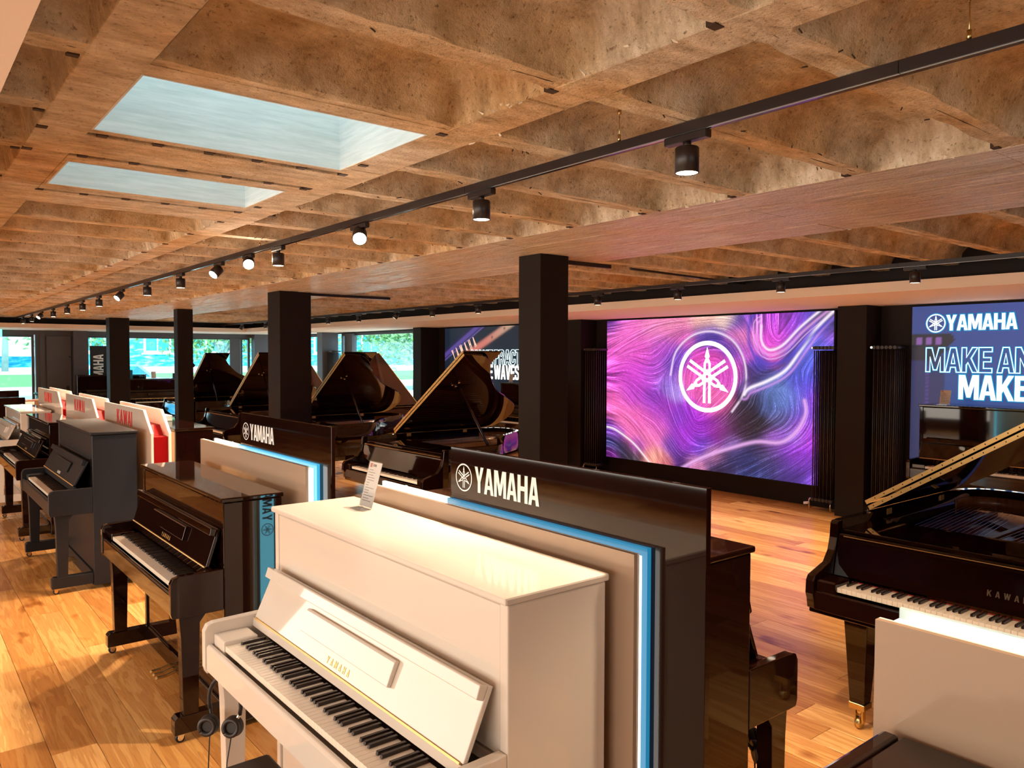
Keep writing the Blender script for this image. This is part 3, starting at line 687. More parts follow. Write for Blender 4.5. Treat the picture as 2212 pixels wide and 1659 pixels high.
    MB().prism([(.226, .931), (.226, .945), (.232, .953), (.27, .953), (.27, .931)], 0, -w+T+.002, w-T-.002).obj('fallboard_rail', 'black', t)
    MB().box((-w+T+.03, .2245, .940), (w-T-.03, .2258, .943)).obj('rail_hinge', 'brassstrip', t)
    MB().prism([(.245, .955), (.245, .972), (.62, .972), (.62, .955)], 0, -w+T+.002, w-T-.002).obj('top_board', 'black', t, .003, 1)
    if desk:
        d = MB().prism([(.31, .974), (.48, .995), (.50, .990), (.315, .972)], 0, -.36, .36).obj('music_desk', 'black', t, .003, 1)
    # lid, propped on the treble side, front flap folded back over it
    hz = zt+.001; yl = .61
    lid = empty('lid', (-w, 0, hz)); lid.parent = t; lid.rotation_euler = (0, -R(lid_angle), 0)
    out = [Vector((-.755, yl))] + [Vector((p.x*1.012, p.y+.006)) for p in tail] + [Vector((.758, yl))]
    MB().prism([(p.x+w, p.y) for p in out], 2, .0, .020).obj('lid_panel', 'black', lid, .003, 1)
    fl_ = MB().box((.004, yl+.004, .034), (1.505, yl+.44, .050)).obj('front_flap', 'black', lid, .003, 1)
    MB().box((.01, yl-.006, -.001), (1.50, yl-.0005, .020)).obj('hinge_strip', 'brassstrip', lid); MB().box((.01, yl-.006, .030), (1.50, yl-.001, .051)).obj('hinge_strip', 'brassstrip', lid)
    m = MB()
    for i in range(26):
        for z in (.0095, .0405): m.cyl((.04+i*.056+(.028 if z > .02 else 0), yl-.0065, z), (.04+i*.056+(.028 if z > .02 else 0), yl-.0055, z), .0035, n=8)
    o = m.obj('hinge_screw', 'groove', lid); o['kind'] = 'stuff'
    for x in (.95, 1.02): MB().cyl((x, yl+.22, -.001), (x, yl+.22, -.012), .012).obj('prop_cup', 'brass', lid)
    MB().cyl((.98, yl+.16, -.001), (.98, yl+.16, -.014), .011).obj('lid_bumper', 'brass', lid)
    for y in (yl+.12, Lg-.5): 
        box('hinge', (-w+T, y, zt-.030), (-w+T+.004, y+.05, zt), 'brassstrip', t)
    # prop stick: from the treble rim up to the underside of the lid
    a_ = R(lid_angle); u = 1.0
    tip = Vector((-w+u*math.cos(a_), yl+.22, hz+u*math.sin(a_)-.012))
    MB().cyl((w-.06, yl+.14, zt-.02), tip, .013, .009, 8).obj('lid_prop', 'black', t)
    # legs with brass ferrules and casters
    for (x, y) in ((-.60, .26), (.60, .26), (-.42, Lg-.38)):
        lg = MB()
        A = [lg.bm.verts.new((x+sx*.062, y+sy*.062, zb-.055 if y < .5 else .63)) for sx, sy in ((-1,-1),(1,-1),(1,1),(-1,1))]
        B = [lg.bm.verts.new((x+sx*.036, y+sy*.036, .135)) for sx, sy in ((-1,-1),(1,-1),(1,1),(-1,1))]
        for k in range(4): lg.bm.faces.new((A[k], A[(k+1) % 4], B[(k+1) % 4], B[k]))
        lg.bm.faces.new(B); lg.bm.faces.new(A[::-1]); l_ = lg.obj('leg', 'black', t, .004, 2)
        box('ferrule', (x-.040, y-.040, .104), (x+.040, y+.040, .134), 'brass', l_, .002, 1)
        MB().box((x-.022, y-.014, .03), (x-.014, y+.014, .104)).box((x+.014, y-.014, .03), (x+.022, y+.014, .104)).cyl((x, y, .075), (x, y, .104), .016).obj('caster_fork', 'brass', l_)
        MB().cyl((x-.012, y, .029), (x+.012, y, .029), .028, n=18).obj('caster', 'brass', l_)
    ly = empty('lyre', (0, 0, 0)); ly.parent = t
    MB().cyl((-.07, .35, .16), (-.07, .30, .60), .014).cyl((.07, .35, .16), (.07, .30, .60), .014).obj('lyre_post', 'black', ly)
    box('pedal_box', (-.13, .25, .10), (.13, .38, .165), 'black', ly, .004, 1); pedals(ly, .18, .125)
    return t
# ---------------------------------------------------------------- the row of uprights facing the camera's side
w_ = upright('upright_piano', 'white gloss upright piano nearest the camera, black and white keys open', (.930, 2.305), -90, 1.21, .65, .295, 'white', keys='single', nameplate='YAMAHA', fb=(.785, .968, .190, .272), cm='chrome', toes=False, casters=False, leg_y=.10)
p2 = upright('upright_piano', 'glossy black upright piano with chrome casters, left of the white one', (1.0, 4.505), -90, 1.14, .536, .245, 'black', keys='single', nameplate='YAMAHA', fb=(.805, .985, .175, .232), width=1.50)
dk = upright('upright_piano', 'tall satin charcoal upright piano in front of the nearest red-lettered board', (.93, 7.48), -90, 1.225, .62, .30, 'satin', nameplate='KAWAI', npm='silver', fb=(.815, 1.0, .175, .27), cm='brass', width=1.52)
p4_ = upright('upright_piano', 'glossy black upright piano just behind the tall charcoal one', (.96, 9.65), -90, 1.153, .57, .29, 'black', nameplate='KAWAI', width=1.50, fb=(.81, .97, .17, .24))
wf = upright('upright_piano', 'small white upright piano at the far left end of the row', (.95, 11.88), -90, 1.14, .63, .31, 'white', width=1.55, pm='chrome', fb=(.80, .97, .17, .25))
br = upright('upright_piano', 'glossy black upright piano in the bottom corner, only its lid showing', (.93, -.02), -90, 1.05, .675, .41, 'black', inset=True, width=1.56)
# backs to the first row, facing the other way
c1 = upright('upright_piano', 'glossy black upright piano backed against the front header board, headphones under it', (2.47, 2.235), 90, 1.21, .665, .29, 'black', nameplate='YAMAHA', width=1.53)
c2 = upright('upright_piano', 'black upright piano with pale wooden back behind the lettered boards', (2.50, 7.69), 90, 1.20, .60, .285, 'black', width=1.53)
# against the walls
r1 = upright('upright_piano', 'tall black upright piano under the blue light box, price card on it', (8.02, 2.84), -90, 1.34, .62, .28, 'black', width=1.56)
r2 = upright('upright_piano', 'black upright piano under the guitar light box', (8.02, 9.85+.05), -90, 1.37, .62, .28, 'black', width=1.5)
f2 = upright('upright_piano', 'wide black upright piano between the second and third far columns', (4.95, 19.90), 0, 1.27, .62, .28, 'black', width=1.56)
f1 = upright('upright_piano', 'black upright piano under the vertical banner in the far window', (4.50, 20.42), 0, 1.36, .60, .28, 'black', width=1.5)
f1.location = (3.86, 20.25, 0); f2.location = (5.12, 19.55, 0)
f1.location.x = 4.22

# ---------------------------------------------------------------- grands
gr = grand('grand_piano', 'black grand piano at the right edge, ivory keyboard and brass hinge on its lid', (3.445, 1.265), -90, 1.88, True, 'KAWAI', 32.4)
gr.location.x = 3.435
g1 = grand('grand_piano', 'open black grand piano nearest the thick front column', (3.515, 6.335), -90, 1.95, False, None, 33.0)
for (x, y, lab) in ((3.72, 9.12, 'open black grand piano just behind the second column'), (3.65, 11.72, 'open black grand piano partly hidden left of the second column'), (3.86, 14.85, 'open black grand piano farthest back, beside the third column')):
    c = copy_tree(g1); c.location = (x, y, 0); c['label'] = lab
for (x, y, lab) in ((7.25, 10.75+.7, 'black grand piano facing the side window behind the second open one'), (7.15, 14.35, 'black grand piano facing the side window, seen right of the second column')):
    c = copy_tree(g1); c.location = (x, y, 0); c.rotation_euler.z = R(90); c['label'] = lab

# ---------------------------------------------------------------- display units with backlit panel and header board
def unit(y0, y1, s0, s1, h0, h1, label, lit='glowblue', header=True, logo_y=None, zs=0, ph=1.268):
    """panel from y0 (near end) to y1 (far end); slab s0..s1; header board h0..h1"""
    t = empty('display_stand', (1.626, (y0+y1)/2, 0)); tag(t, label, 'display stand'); oy = (y0+y1)/2
    def b(nm, xa, xb, ya, yb_, za, zb_, m, bv=0, par=t): return box(nm, (xa, ya-oy, za), (xb, yb_-oy, zb_), m, par, bv, 1)
    p = b('front_panel', .0, .014, y0, y1, .02, ph, 'taupe'); b('panel_backing', .0145, .022, y0, y1, .02, ph, 'edge')
    b('led_strip', .024, .036 if header else .052, s0+.008, s1-.01, .05, ph-(.010 if header else .002), 'led')
    hx = .075
    if header:
        # lit white acrylic; blue emission imitates the LED glow mirrored in the black board
        b('slab_or_glow', .050, .066, h1+.001, s1, .05, ph+.012, 'ledwhite', .002)
        b('slab_or_glow', .050, .066, s0, h1-.001, .05, ph+.010, lit)
        b('support_panel', .037, .049, s0+.06, s1-.06, .02, ph-.02, 'track')
        hb = b('header_board', .067, .087, h0, h1, .02, 1.474, 'black', .001)
        hb['label'] = 'black glass header board with silver lettering'
        r_ = .0525
        cy = logo_y
        emblem('emblem', r_, 'silver', (.0655, cy-oy, 1.366), (0, -1, 0), (0, 0, 1), hb, .10)
        text('lettering', 'YAMAHA', .095, 'silver', (.0655, cy-r_-.018-oy, 1.321), (0, -1, 0), (0, 0, 1), hb, .95, .045, depth=.0006)
        sg = b('side_sign', .090, .172, s1-.012, s1, .05, ph-.02, 'signcyan', .001)
        text('side_lettering', 'YAMAHA', .060, 'bannerk', (.101, s1+.0015-oy, .838), (0, 0, 1), (1, 0, 0), sg, 1.0, .10, depth=.0004); emblem('side_emblem', .037, 'bannerk', (.131, s1+.0015-oy, .785), (0, 0, 1), (1, 0, 0), sg, .12)
    else:
        b('slab_or_glow', .072, .082, s0, s1, .05, ph+.015, 'ledteal', .002); b('support_panel', .054, .070, s0+.06, s1-.02, .02, ph-.03, 'edge')
    return t
unit(1.475, 3.058, 1.47, 2.99, 1.28, 2.483, 'lit display stand behind the white piano, black header lettered in silver', 'glowblue', True, 2.395)
unit(3.673, 5.345, 3.65, 5.22, 3.52, 4.775, 'lit display stand farther back, bright cyan mirrored glow, black lettered header', 'glowcyan', True, 4.68)
unit(-.84, .791, -.9, .775, 0, 0, 'lit taupe display panel without header before the right hand grand piano', 'ledwhite', False)

# red lettered boards
def kboard(y0, y1, label):
    t = empty('brand_board', (1.626, (y0+y1)/2, 0)); tag(t, label, 'display board'); c = (y0+y1)/2
    prof = [(y1-c, .02), (y1-c, 1.378), (y0+.235-c, 1.378), (y0-c, 1.20), (y0-c, .02)]
    f = MB().prism(prof, 0, .0, .004).obj('front_panel', 'kpanel', t); MB().prism(prof, 0, .0045, .020).obj('front_core', 'kwhite', t)
    MB().prism(prof, 0, .135, .155).obj('rear_panel', 'kwhite', t)
    q = [(y1-.02-c, .03), (y1-.02-c, 1.25), (y0+.26-c, 1.25), (y0+.15-c, 1.17), (y0+.02-c, 1.17), (y0+.02-c, .03)]
    MB().prism(q, 0, .021, .134).obj('red_core', 'red', t)
    text('lettering', 'KAWAI', .125, 'redlet', (-.0012, (y0+y1)/2-c-.1+.42, 1.215), (0, -1, 0), (0, 0, 1), f, 1.35, .10, depth=.0006)
    return t
kboard(6.60, 8.27, 'white and red board with red lettering, nearest of the three'); kboard(8.63, 10.33, 'white and red board with red lettering, middle of the three'); kboard(10.68, 12.46, 'white and red board with red lettering, farthest of the three')

# ---------------------------------------------------------------- light boxes on the right wall
def print_grid(name, y_left, y_right, z0, z1, X, fn, nu, nv, label):
    t = empty(name, (X, (y_left+y_right)/2, 0)); tag(t, label, 'light box'); c = (y_left+y_right)/2
    box('box_frame', (.002, y_right-c-.02, z0-.02), (.045, y_left-c+.02, z1+.005), 'wallblack', t, .002, 1)
    us, vs = np.meshgrid(np.linspace(0, 1, nu+1), np.linspace(0, 1, nv+1)); col = fn(us, vs)
    co = np.stack([np.zeros(us.size), (y_left+(y_right-y_left)*us).ravel()-c, (z0+(z1-z0)*vs).ravel()], -1)
    idx = (np.arange(nv)[:, None]*(nu+1)+np.arange(nu)[None, :]).ravel()
    faces = np.stack([idx, idx+1, idx+nu+2, idx+nu+1], -1)
    me = bpy.data.meshes.new('printed_face'); me.vertices.add(len(co)); me.vertices.foreach_set('co', co.ravel())
    me.loops.add(faces.size); me.loops.foreach_set('vertex_index', faces.ravel().astype('i'))
    me.polygons.add(len(faces)); me.polygons.foreach_set('loop_start', (np.arange(len(faces))*4).astype('i')); me.update(calc_edges=True)
    ca = me.color_attributes.new('print', 'FLOAT_COLOR', 'POINT')
    a = np.ones((len(co), 4)); a[:, :3] = np.clip(col.reshape(-1, 3), 0, 1.5); ca.data.foreach_set('color', a.ravel().astype('f'))
    me.materials.append(MT['screenP']); link('printed_face', me, t); return t, c
def lin(h): # sRGB hex to linear
    c = np.array([int(h[i:i+2], 16)/255 for i in (0, 2, 4)]); return c**2.2
def blend(u, v, pts, s=.13):
    num = 0; den = 1e-9
    for (x, y, h, k) in pts:
        wgt = np.exp(-(((u-x)*1.35)**2+(v-y)**2)/(2*(s*k)**2)); num = num+wgt[..., None]*lin(h); den = den+wgt
    return num/den[..., None]
def polydist(u, v, pts, asp=1.5):
    """distance to a smooth polyline, and side-signed distance"""
    P = [(p.x, p.y) for p in cr(pts, 8)]; best = np.full(u.shape, 9.); sg = np.zeros(u.shape); par = np.zeros(u.shape)
    for i, ((x0, y0), (x1, y1)) in enumerate(zip(P, P[1:])):
        dx, dy = (x1-x0)*asp, y1-y0; l2 = dx*dx+dy*dy+1e-12
        t_ = np.clip((((u-x0)*asp)*dx+(v-y0)*dy)/l2, 0, 1); ex, ey = (u-x0)*asp-t_*dx, (v-y0)-t_*dy
        d = np.sqrt(ex*ex+ey*ey); s = np.sign(dx*ey-dy*ex); k = d < best; best = np.where(k, d, best); sg = np.where(k, s, sg); par = np.where(k, (i+t_)/len(P), par)
    return best, best*sg, par
SW_BL = [(0.026, 0.992, '5838a8', 0.6), (0.109, 0.908, 'f870c8', 1), (0.252, 0.936, 'f888c0', 0.8), (0.361, 0.989, 'f088b0', 0.8), (0.487, 1.013, 'ffc0b0', 0.6), (0.585, 0.999, 'ffd8c8', 0.45), (0.652, 0.964, '5a44b0', 0.5), (0.702, 0.961, 'b060d0', 0.4), (0.807, 0.955, 'b040e0', 0.8), (0.785, 0.86, 'f050d8', 0.7), (0.875, 0.915, '7040c8', 0.7), (0.945, 0.96, '4850c8', 0.6), (0.995, 0.978, '282838', 0.5), (0.055, 0.749, 'ee60c8', 0.8), (0.176, 0.801, 'e858c8', 0.8), (0.29, 0.8, 'c050d0', 0.7), (0.392, 0.873, 'd860b8', 0.5), (0.505, 0.869, '4c3aa0', 0.6), (0.628, 0.796, '5838a0', 0.5), (0.375, 0.749, '6a48b8', 0.6), (0.34, 0.683, '6848b0', 0.5), (0.663, 0.864, 'f080c0', 0.5), (0.684, 0.773, 'd060d0', 0.4), (0.49, 0.685, 'e84cb8', 0.7), (0.588, 0.64, 'd850c0', 0.6), (0.457, 0.572, 'f060b8', 0.6), (0.536, 0.449, 'f468b0', 0.6), (0.738, 0.705, '4040c0', 0.4), (0.786, 0.75, 'f060c0', 0.4), (0.832, 0.736, '504080', 0.4), (0.859, 0.772, '4848d0', 0.5), (0.921, 0.771, '6070e8', 0.6), (0.984, 0.771, '3c48d0', 0.7), (0.9, 0.65, '5060d8', 0.7), (0.957, 0.596, '4838d0', 0.8), (0.996, 0.84, '9050c0', 0.4), (0.042, 0.596, 'd850c8', 0.8), (0.144, 0.627, 'd848d0', 0.8), (0.26, 0.63, 'b850d0', 0.7), (0.322, 0.565, '9070d8', 0.5), (0.365, 0.501, 'b090f0', 0.4), (0.043, 0.417, 'f468b8', 0.8), (0.145, 0.469, 'c848d0', 0.7), (0.255, 0.425, '9040c0', 0.7), (0.293, 0.352, 'b040c8', 0.7), (0.112, 0.289, 'f070b0', 0.8), (0.198, 0.299, 'f060b8', 0.8), (0.231, 0.173, 'f478b0', 0.8), (0.275, 0.265, 'd860c0', 0.6), (0.378, 0.319, '7a40c0', 0.6), (0.453, 0.288, 'a830d0', 0.9), (0.414, 0.2, 'a838d0', 0.7), (0.483, 0.17, '5040b8', 0.6), (0.564, 0.262, '903090', 0.6), (0.616, 0.308, '5a3858', 0.6), (0.667, 0.368, '2c2838', 0.6), (0.706, 0.471, '28283c', 0.5), (0.691, 0.553, '9070d0', 0.3), (0.715, 0.622, '4c3878', 0.6), (0.754, 0.586, '5868c0', 0.4), (0.774, 0.476, '4c60a0', 0.5), (0.811, 0.516, '6888d0', 0.6), (0.857, 0.483, '6078d0', 0.6), (0.826, 0.371, '505080', 0.5), (0.889, 0.378, '6858c8', 0.5), (0.924, 0.453, '7038c8', 0.6), (0.958, 0.491, 'a038d8', 0.6), (0.901, 0.558, '6050e0', 0.5), (0.947, 0.349, '8038d0', 0.6), (0.016, 0.233, '5030a0', 0.4), (0.065, 0.194, '6a40b0', 0.4), (0.045, 0.101, '303468', 0.5), (0.1, 0.065, '282c44', 0.5), (0.167, 0.024, '283038', 0.4), (0.031, 0.017, '803090', 0.35), (0.18, 0.122, 'a050b8', 0.4), (0.264, 0.05, 'ffa890', 0.5), (0.308, 0.015, 'd87080', 0.4), (0.343, 0.148, '6040a8', 0.5), (0.398, 0.057, '503080', 0.5), (0.461, 0.028, 'd080b0', 0.4), (0.538, 0.115, 'c078a8', 0.4), (0.617, 0.199, '8060a8', 0.4), (0.658, 0.274, '302838', 0.4), (0.742, 0.301, '282830', 0.5), (0.79, 0.233, 'b070e0', 0.4), (0.864, 0.266, 'a080e0', 0.4), (0.903, 0.336, 'c060e0', 0.4), (0.592, 0.046, '343058', 0.7), (0.695, 0.066, '283468', 0.8), (0.767, 0.17, '403858', 0.6), (0.815, 0.112, '3c4078', 0.7), (0.86, 0.186, '9038d0', 0.7), (0.926, 0.24, 'b038d8', 0.8), (0.906, 0.093, '5c38a0', 0.8), (0.961, 0.14, '7038c0', 0.7), (0.962, 0.034, '8040c8', 0.5), (0.884, 0.017, '4c3c98', 0.5)]
SW_CV = {'G': [(0.34, 0.616), (0.363, 0.766), (0.432, 0.871), (0.521, 0.904), (0.607, 0.858), (0.659, 0.757), (0.678, 0.628), (0.666, 0.505), (0.621, 0.394)], 'B': [(0.671, 0.506), (0.691, 0.545), (0.763, 0.594), (0.833, 0.663), (0.886, 0.779), (0.945, 0.911), (1.015, 1.024)], 'C': [(0.736, 0.929), (0.737, 0.839), (0.766, 0.783), (0.818, 0.808), (0.884, 0.914), (0.961, 1.015), (0.986, 1.04)], 'D': [(0.398, -0.009), (0.483, 0.073), (0.592, 0.148), (0.718, 0.218), (0.814, 0.229), (0.872, 0.297), (0.907, 0.409), (0.902, 0.486)], 'E': [(-0.006, 0.221), (0.051, 0.206), (0.14, 0.134), (0.2, 0.056), (0.245, -0.014)], 'H': [(0.74, 1.062), (0.735, 0.996), (0.737, 0.884), (0.74, 0.809)], 'f1': [(0.013, 0.641), (0.11, 0.679), (0.241, 0.63), (0.339, 0.7), (0.409, 0.815), (0.521, 0.9)], 'f2': [(0.013, 0.749), (0.143, 0.863), (0.301, 0.959), (0.477, 0.974), (0.585, 0.975), (0.647, 0.933), (0.703, 0.795), (0.734, 0.69), (0.786, 0.669), (0.859, 0.75), (0.92, 0.856), (1.004, 0.915)], 'f3': [(0.014, 0.55), (0.097, 0.501), (0.178, 0.384), (0.275, 0.308), (0.343, 0.19), (0.403, 0.091), (0.483, 0.089), (0.591, 0.203), (0.717, 0.32), (0.755, 0.437), (0.764, 0.527), (0.833, 0.634), (0.921, 0.792), (1.016, 0.942)], 'f4': [(0.015, 0.369), (0.112, 0.307), (0.199, 0.186), (0.264, 0.05), (0.296, -0.029)], 'f5': [(0.34, 0.566), (0.365, 0.401), (0.414, 0.241), (0.483, 0.17), (0.565, 0.199), (0.668, 0.307), (0.741, 0.391), (0.755, 0.497)], 'f6': [(0.787, 0.544), (0.826, 0.458), (0.826, 0.385), (0.78, 0.321), (0.693, 0.249), (0.591, 0.179), (0.483, 0.065)], 'f7': [(0.878, 0.628), (0.897, 0.486), (0.898, 0.379), (0.854, 0.287), (0.79, 0.245)], 'f8': [(0.969, 0.631), (0.949, 0.49), (0.959, 0.351), (0.926, 0.254), (0.838, 0.153), (0.744, 0.046)], 'f9': [(0.976, 0.388), (0.952, 0.209), (0.883, 0.089), (0.793, -0.018)], 'f10': [(0.012, 0.956), (0.174, 0.983), (0.361, 0.997), (0.531, 1.018)], 'f11': [(0.75, 1.017), (0.765, 0.883), (0.808, 0.823), (0.857, 0.915), (0.883, 1.007)], 'f12': [(0.685, 0.689), (0.739, 0.63), (0.81, 0.669), (0.877, 0.786), (0.983, 0.944)]}
def swirl(u, v):
    """flow lines drawn by smearing noise along the tangents of the guide curves"""
    c = blend(u, v, SW_BL, .085); asp = 3.725/2.11
    cx = np.zeros_like(u); cy = np.zeros_like(u); Dd = {}
    for k, pts in SW_CV.items():
        P = [(p.x, p.y) for p in cr(pts, 5)]; best = np.full(u.shape, 9.); an = np.zeros(u.shape); sg = np.zeros(u.shape)
        for (x0, y0), (x1, y1) in zip(P, P[1:]):
            dx, dy = (x1-x0)*asp, y1-y0; l2 = dx*dx+dy*dy+1e-12
            t_ = np.clip((((u-x0)*asp)*dx+(v-y0)*dy)/l2, 0, 1); ex, ey = (u-x0)*asp-t_*dx, (v-y0)-t_*dy
            d = np.sqrt(ex*ex+ey*ey); q = d < best; best = np.where(q, d, best); an = np.where(q, math.atan2(dy, dx), an); sg = np.where(q, np.sign(dx*ey-dy*ex), sg)
        Dd[k] = (best, best*sg); w = 1/(best+.012)**2.2; cx += w*np.cos(2*an); cy += w*np.sin(2*an)
    th = .5*np.arctan2(cy, cx); nv, nu = u.shape
    nz = nrs.rand(nv, nu); nz = (nz-.5)*1.0
    du = np.cos(th)*nu/asp/1.0; dv = np.sin(th)*nv; L_ = np.sqrt(du**2+dv**2); du, dv = du/L_, dv/L_
    jj, ii = np.meshgrid(np.arange(nu), np.arange(nv)); acc = nz.copy(); wt = 1.0
    for s in (1, -1):
        x = jj.astype(float); y = ii.astype(float); px, py = du*s, dv*s
        for k in range(46):
            xi = np.clip(np.rint(x).astype(int), 0, nu-1); yi = np.clip(np.rint(y).astype(int), 0, nv-1)
            ax_, ay_ = du[yi, xi], dv[yi, xi]; sgn = np.sign(ax_*px+ay_*py); sgn[sgn == 0] = 1; px, py = ax_*sgn, ay_*sgn
            x = np.clip(x+px, 0, nu-1); y = np.clip(y+py, 0, nv-1); acc += nz[np.rint(y).astype(int), np.rint(x).astype(int)]
    acc /= acc.std(); lum = np.clip(acc, -2, 2.6)
    c = c*(1+.30*lum)[..., None]; c = np.maximum(c, 0); c = c + (np.clip(lum-.9, 0, 2)*.30)[..., None]*np.sqrt(c+.004)*np.array([1, .85, 1.05])
    def glow(c, d, col, w_, k):
        g_ = np.clip(np.exp(-(d/w_)**2)*k, 0, 1)[..., None]; return c*(1-g_)+g_*np.array(col)
    c = glow(c, Dd['G'][0], (.95, .75, 1), .007, .9)
    c = glow(c, Dd['B'][0], (1, .92, 1), .010, 1); c = glow(c, Dd['B'][1]+.03, (.75, .35, .95), .008, .6); c = glow(c, Dd['B'][1]-.045, (.03, .02, .10), .018, .6)
    c = glow(c, Dd['C'][0], (1, .85, 1), .008, .95); c = glow(c, Dd['C'][1]+.03, (.95, .45, .95), .009, .6); c = glow(c, Dd['C'][1]+.055, (.9, .55, 1), .004, .6); c = glow(c, Dd['C'][1]+.085, (.06, .05, .55), .014, .7)
    c = glow(c, Dd['D'][0], (.85, .45, .90), .012, .85); c = glow(c, Dd['E'][0], (1, .85, .92), .007, 1); c = glow(c, Dd['H'][0], (.9, .6, .95), .004, .7)
    return c
t, c = print_grid('light_box', 8.545, 4.82, .262, 2.372, XW-.05, swirl, 560, 330, 'large purple swirl light box with a white round emblem')
emblem('emblem', .49, 'pink', (-.004, 6.64-c, 1.55), (0, -1, 0), (0, 0, 1), t, .12)
def navy(u, v):
    c = blend(u, v, [(0, .9, '303878', 2), (.3, .95, '3c4a9c', 2), (.5, .8, '54509a', 2), (.9, .8, '6a5088', 2), (.2, .5, '2c4a84', 2), (.1, .2, '24466c', 2), (.6, .3, '284c88', 2), (.9, .4, '4a4a90', 2)], .2)
    tw = ((u < .095) & (v < .75)); c = np.where(tw[..., None], c*.35+np.array([.02, .008, .03]), c)
    ro = (v > .79-.0*u) & (v < .86) & (u < .125-.5*abs(v-.83)); c = np.where(ro[..., None], np.array([.02, .014, .03]), c)
    ro = (v > .72) & (v <= .79) & (u < .03+1.0*(v-.70)); c = np.where(ro[..., None], np.array([.02, .014, .03]), c)
    for x in (.022, .05, .078): k = (abs(u-x) < .009) & (abs(v-.825) < .018); c = np.where(k[..., None], np.array([.32, .09, .36]), c)
    k = (abs(u-.045) < .006) & (v < .7); c = np.where(k[..., None], c+np.array([.09, .015, .12])*(.5+.5*np.sin(v*300))[..., None], c)
    return c*np.array([.72, 1.05, 1.0])
YR = 3.918
t, c = print_grid('light_box', YR, .35, .262, 2.372, XW-.05, navy, 180, 110, 'dark blue light box with white slogan at the right edge of the wall')
def on(t, c, kind, s, h, y, z, m, wx=1, gap=.06, outline=0): return text('lettering', s, h, m, (-.006 if not outline else -.008, y-c, z), (0, -1, 0), (0, 0, 1), t, wx, gap, outline)
emblem('emblem', .098, 'pink', (-.006, 3.67-c, 2.186), (0, -1, 0), (0, 0, 1), t, .11); emblem('emblem_glow', .108, 'halo', (-.003, 3.67-c, 2.186), (0, -1, 0), (0, 0, 1), t, .22)
def haloed(s, h, y, z, m, wx, gap, outline=0):
    on(t, c, '', s, h, y, z, m, wx, gap, outline)
    loops, w0 = text_loops(s, h, wx, gap); curve_obj('lettering_glow', loops, 'halo', flat(plane_matrix((-.004, y-c, z), (0, -1, 0), (0, 0, 1))), t, .015)
haloed('YAMAHA', .163, 3.564, 2.106, 'pink', 1.03, .03)
haloed('MAKE AN', .257, 3.762, 1.667, 'neon', .97, .03, .0055)
haloed('MAKE', .253, 3.428, 1.386, 'pink', 1.0, .02)
def guitar(u, v):
    c = blend(u, v, [(.1, .9, '1c2c3c', 2), (.5, .9, '28303c', 2), (.9, .9, '1c2838', 2), (.2, .3, '141c28', 2), (.8, .3, '141a24', 2), (.5, .6, '1c2434', 2)], .2)
    def band(a, b, col, w_): # line v = a + b u
        nonlocal c
        k = np.exp(-((v-(a+b*u))/w_)**4); c = c*(1-k)[..., None]+k[..., None]*np.array(col)
    band(.745, .865, (.10, .06, .30), .028); band(.785, .865, (.02, .015, .07), .012); band(.70, .865, (.16, .10, .40), .006)
    k0 = (u > .20)
    s = v-(.600+.73*u); k = np.exp(-(s/.036)**4)*k0; warm = np.clip((u-.35)*3, 0, 1)[..., None]*np.array([.52, .46, .32])+(1-np.clip((u-.35)*3, 0, 1))[..., None]*np.array([.62, .18, .14])
    c = c*(1-k)[..., None]+k[..., None]*warm
    for x in (.42, .52, .62): q = np.exp(-(((u-x)*1.7)**2+(v-(.60+.73*x))**2)/.00012); c = c*(1-q)[..., None]
    return c
t, c = print_grid('light_box', 13.06, 9.35, .262, 2.372, XW-.05, guitar, 150, 90, 'dark guitar light box with slanted lettering left of the thick front column')
text('slanted_lettering', 'YAMAHA', .19, 'peach', (-.006, 12.72-c, 1.75), (0, -.9, .44), (0, .08, 1), t, .62, .92)
on(t, c, '', 'MAKE PRACTICE', .272, 12.15, 1.668, 'neon', .96, .03, .0045); on(t, c, '', 'MAKE WAVES', .257, 12.05, 1.400, 'pink', .87, .03)

# ---------------------------------------------------------------- radiators
def radiator():
    t = empty('column_radiator'); tag(t, '', 'radiator', None)
    for i in range(6):
        m = MB(); y = -.046*i
        for k in range(6): m.cyl((.045*k, y, .16), (.045*k, y, 1.90), .0080, n=8)
        m.cyl((-.012, y, .14), (.24, y, .14), .020, n=8).cyl((-.012, y, 1.93), (.24, y, 1.93), .020, n=8); m.obj('radiator_section', 'radiator', t)
    MB().cyl((-.014, .02, 1.93), (-.024, .02, 1.93), .013).obj('air_valve', 'chrome', t)
    MB().cyl((.02, .02, .14), (.02, .05, .14), .012).cyl((.02, .05, .14), (.02, .05, .0), .009).cyl((.05, -.2, .14), (.05, -.2, .0), .009).obj('feed_pipe', 'chrome', t)
    MB().cyl((.02, .05, .085), (-.03, .09, .085), .019, .015).obj('thermostat_knob', 'knob', t)
    return t
ra = radiator()
for i, (x, y, lab) in enumerate(((8.53, 4.22, 'black column radiator between the blue light box and the pillar'), (8.53, 4.93, 'black column radiator at the right end of the purple light box'), (8.53, 8.78, 'black column radiator left of the purple light box'), (8.5, 17.85, 'black column radiator at the far side window'))):
    o = ra if i == 0 else copy_tree(ra); o.location = (x, y, 0); o['label'] = lab

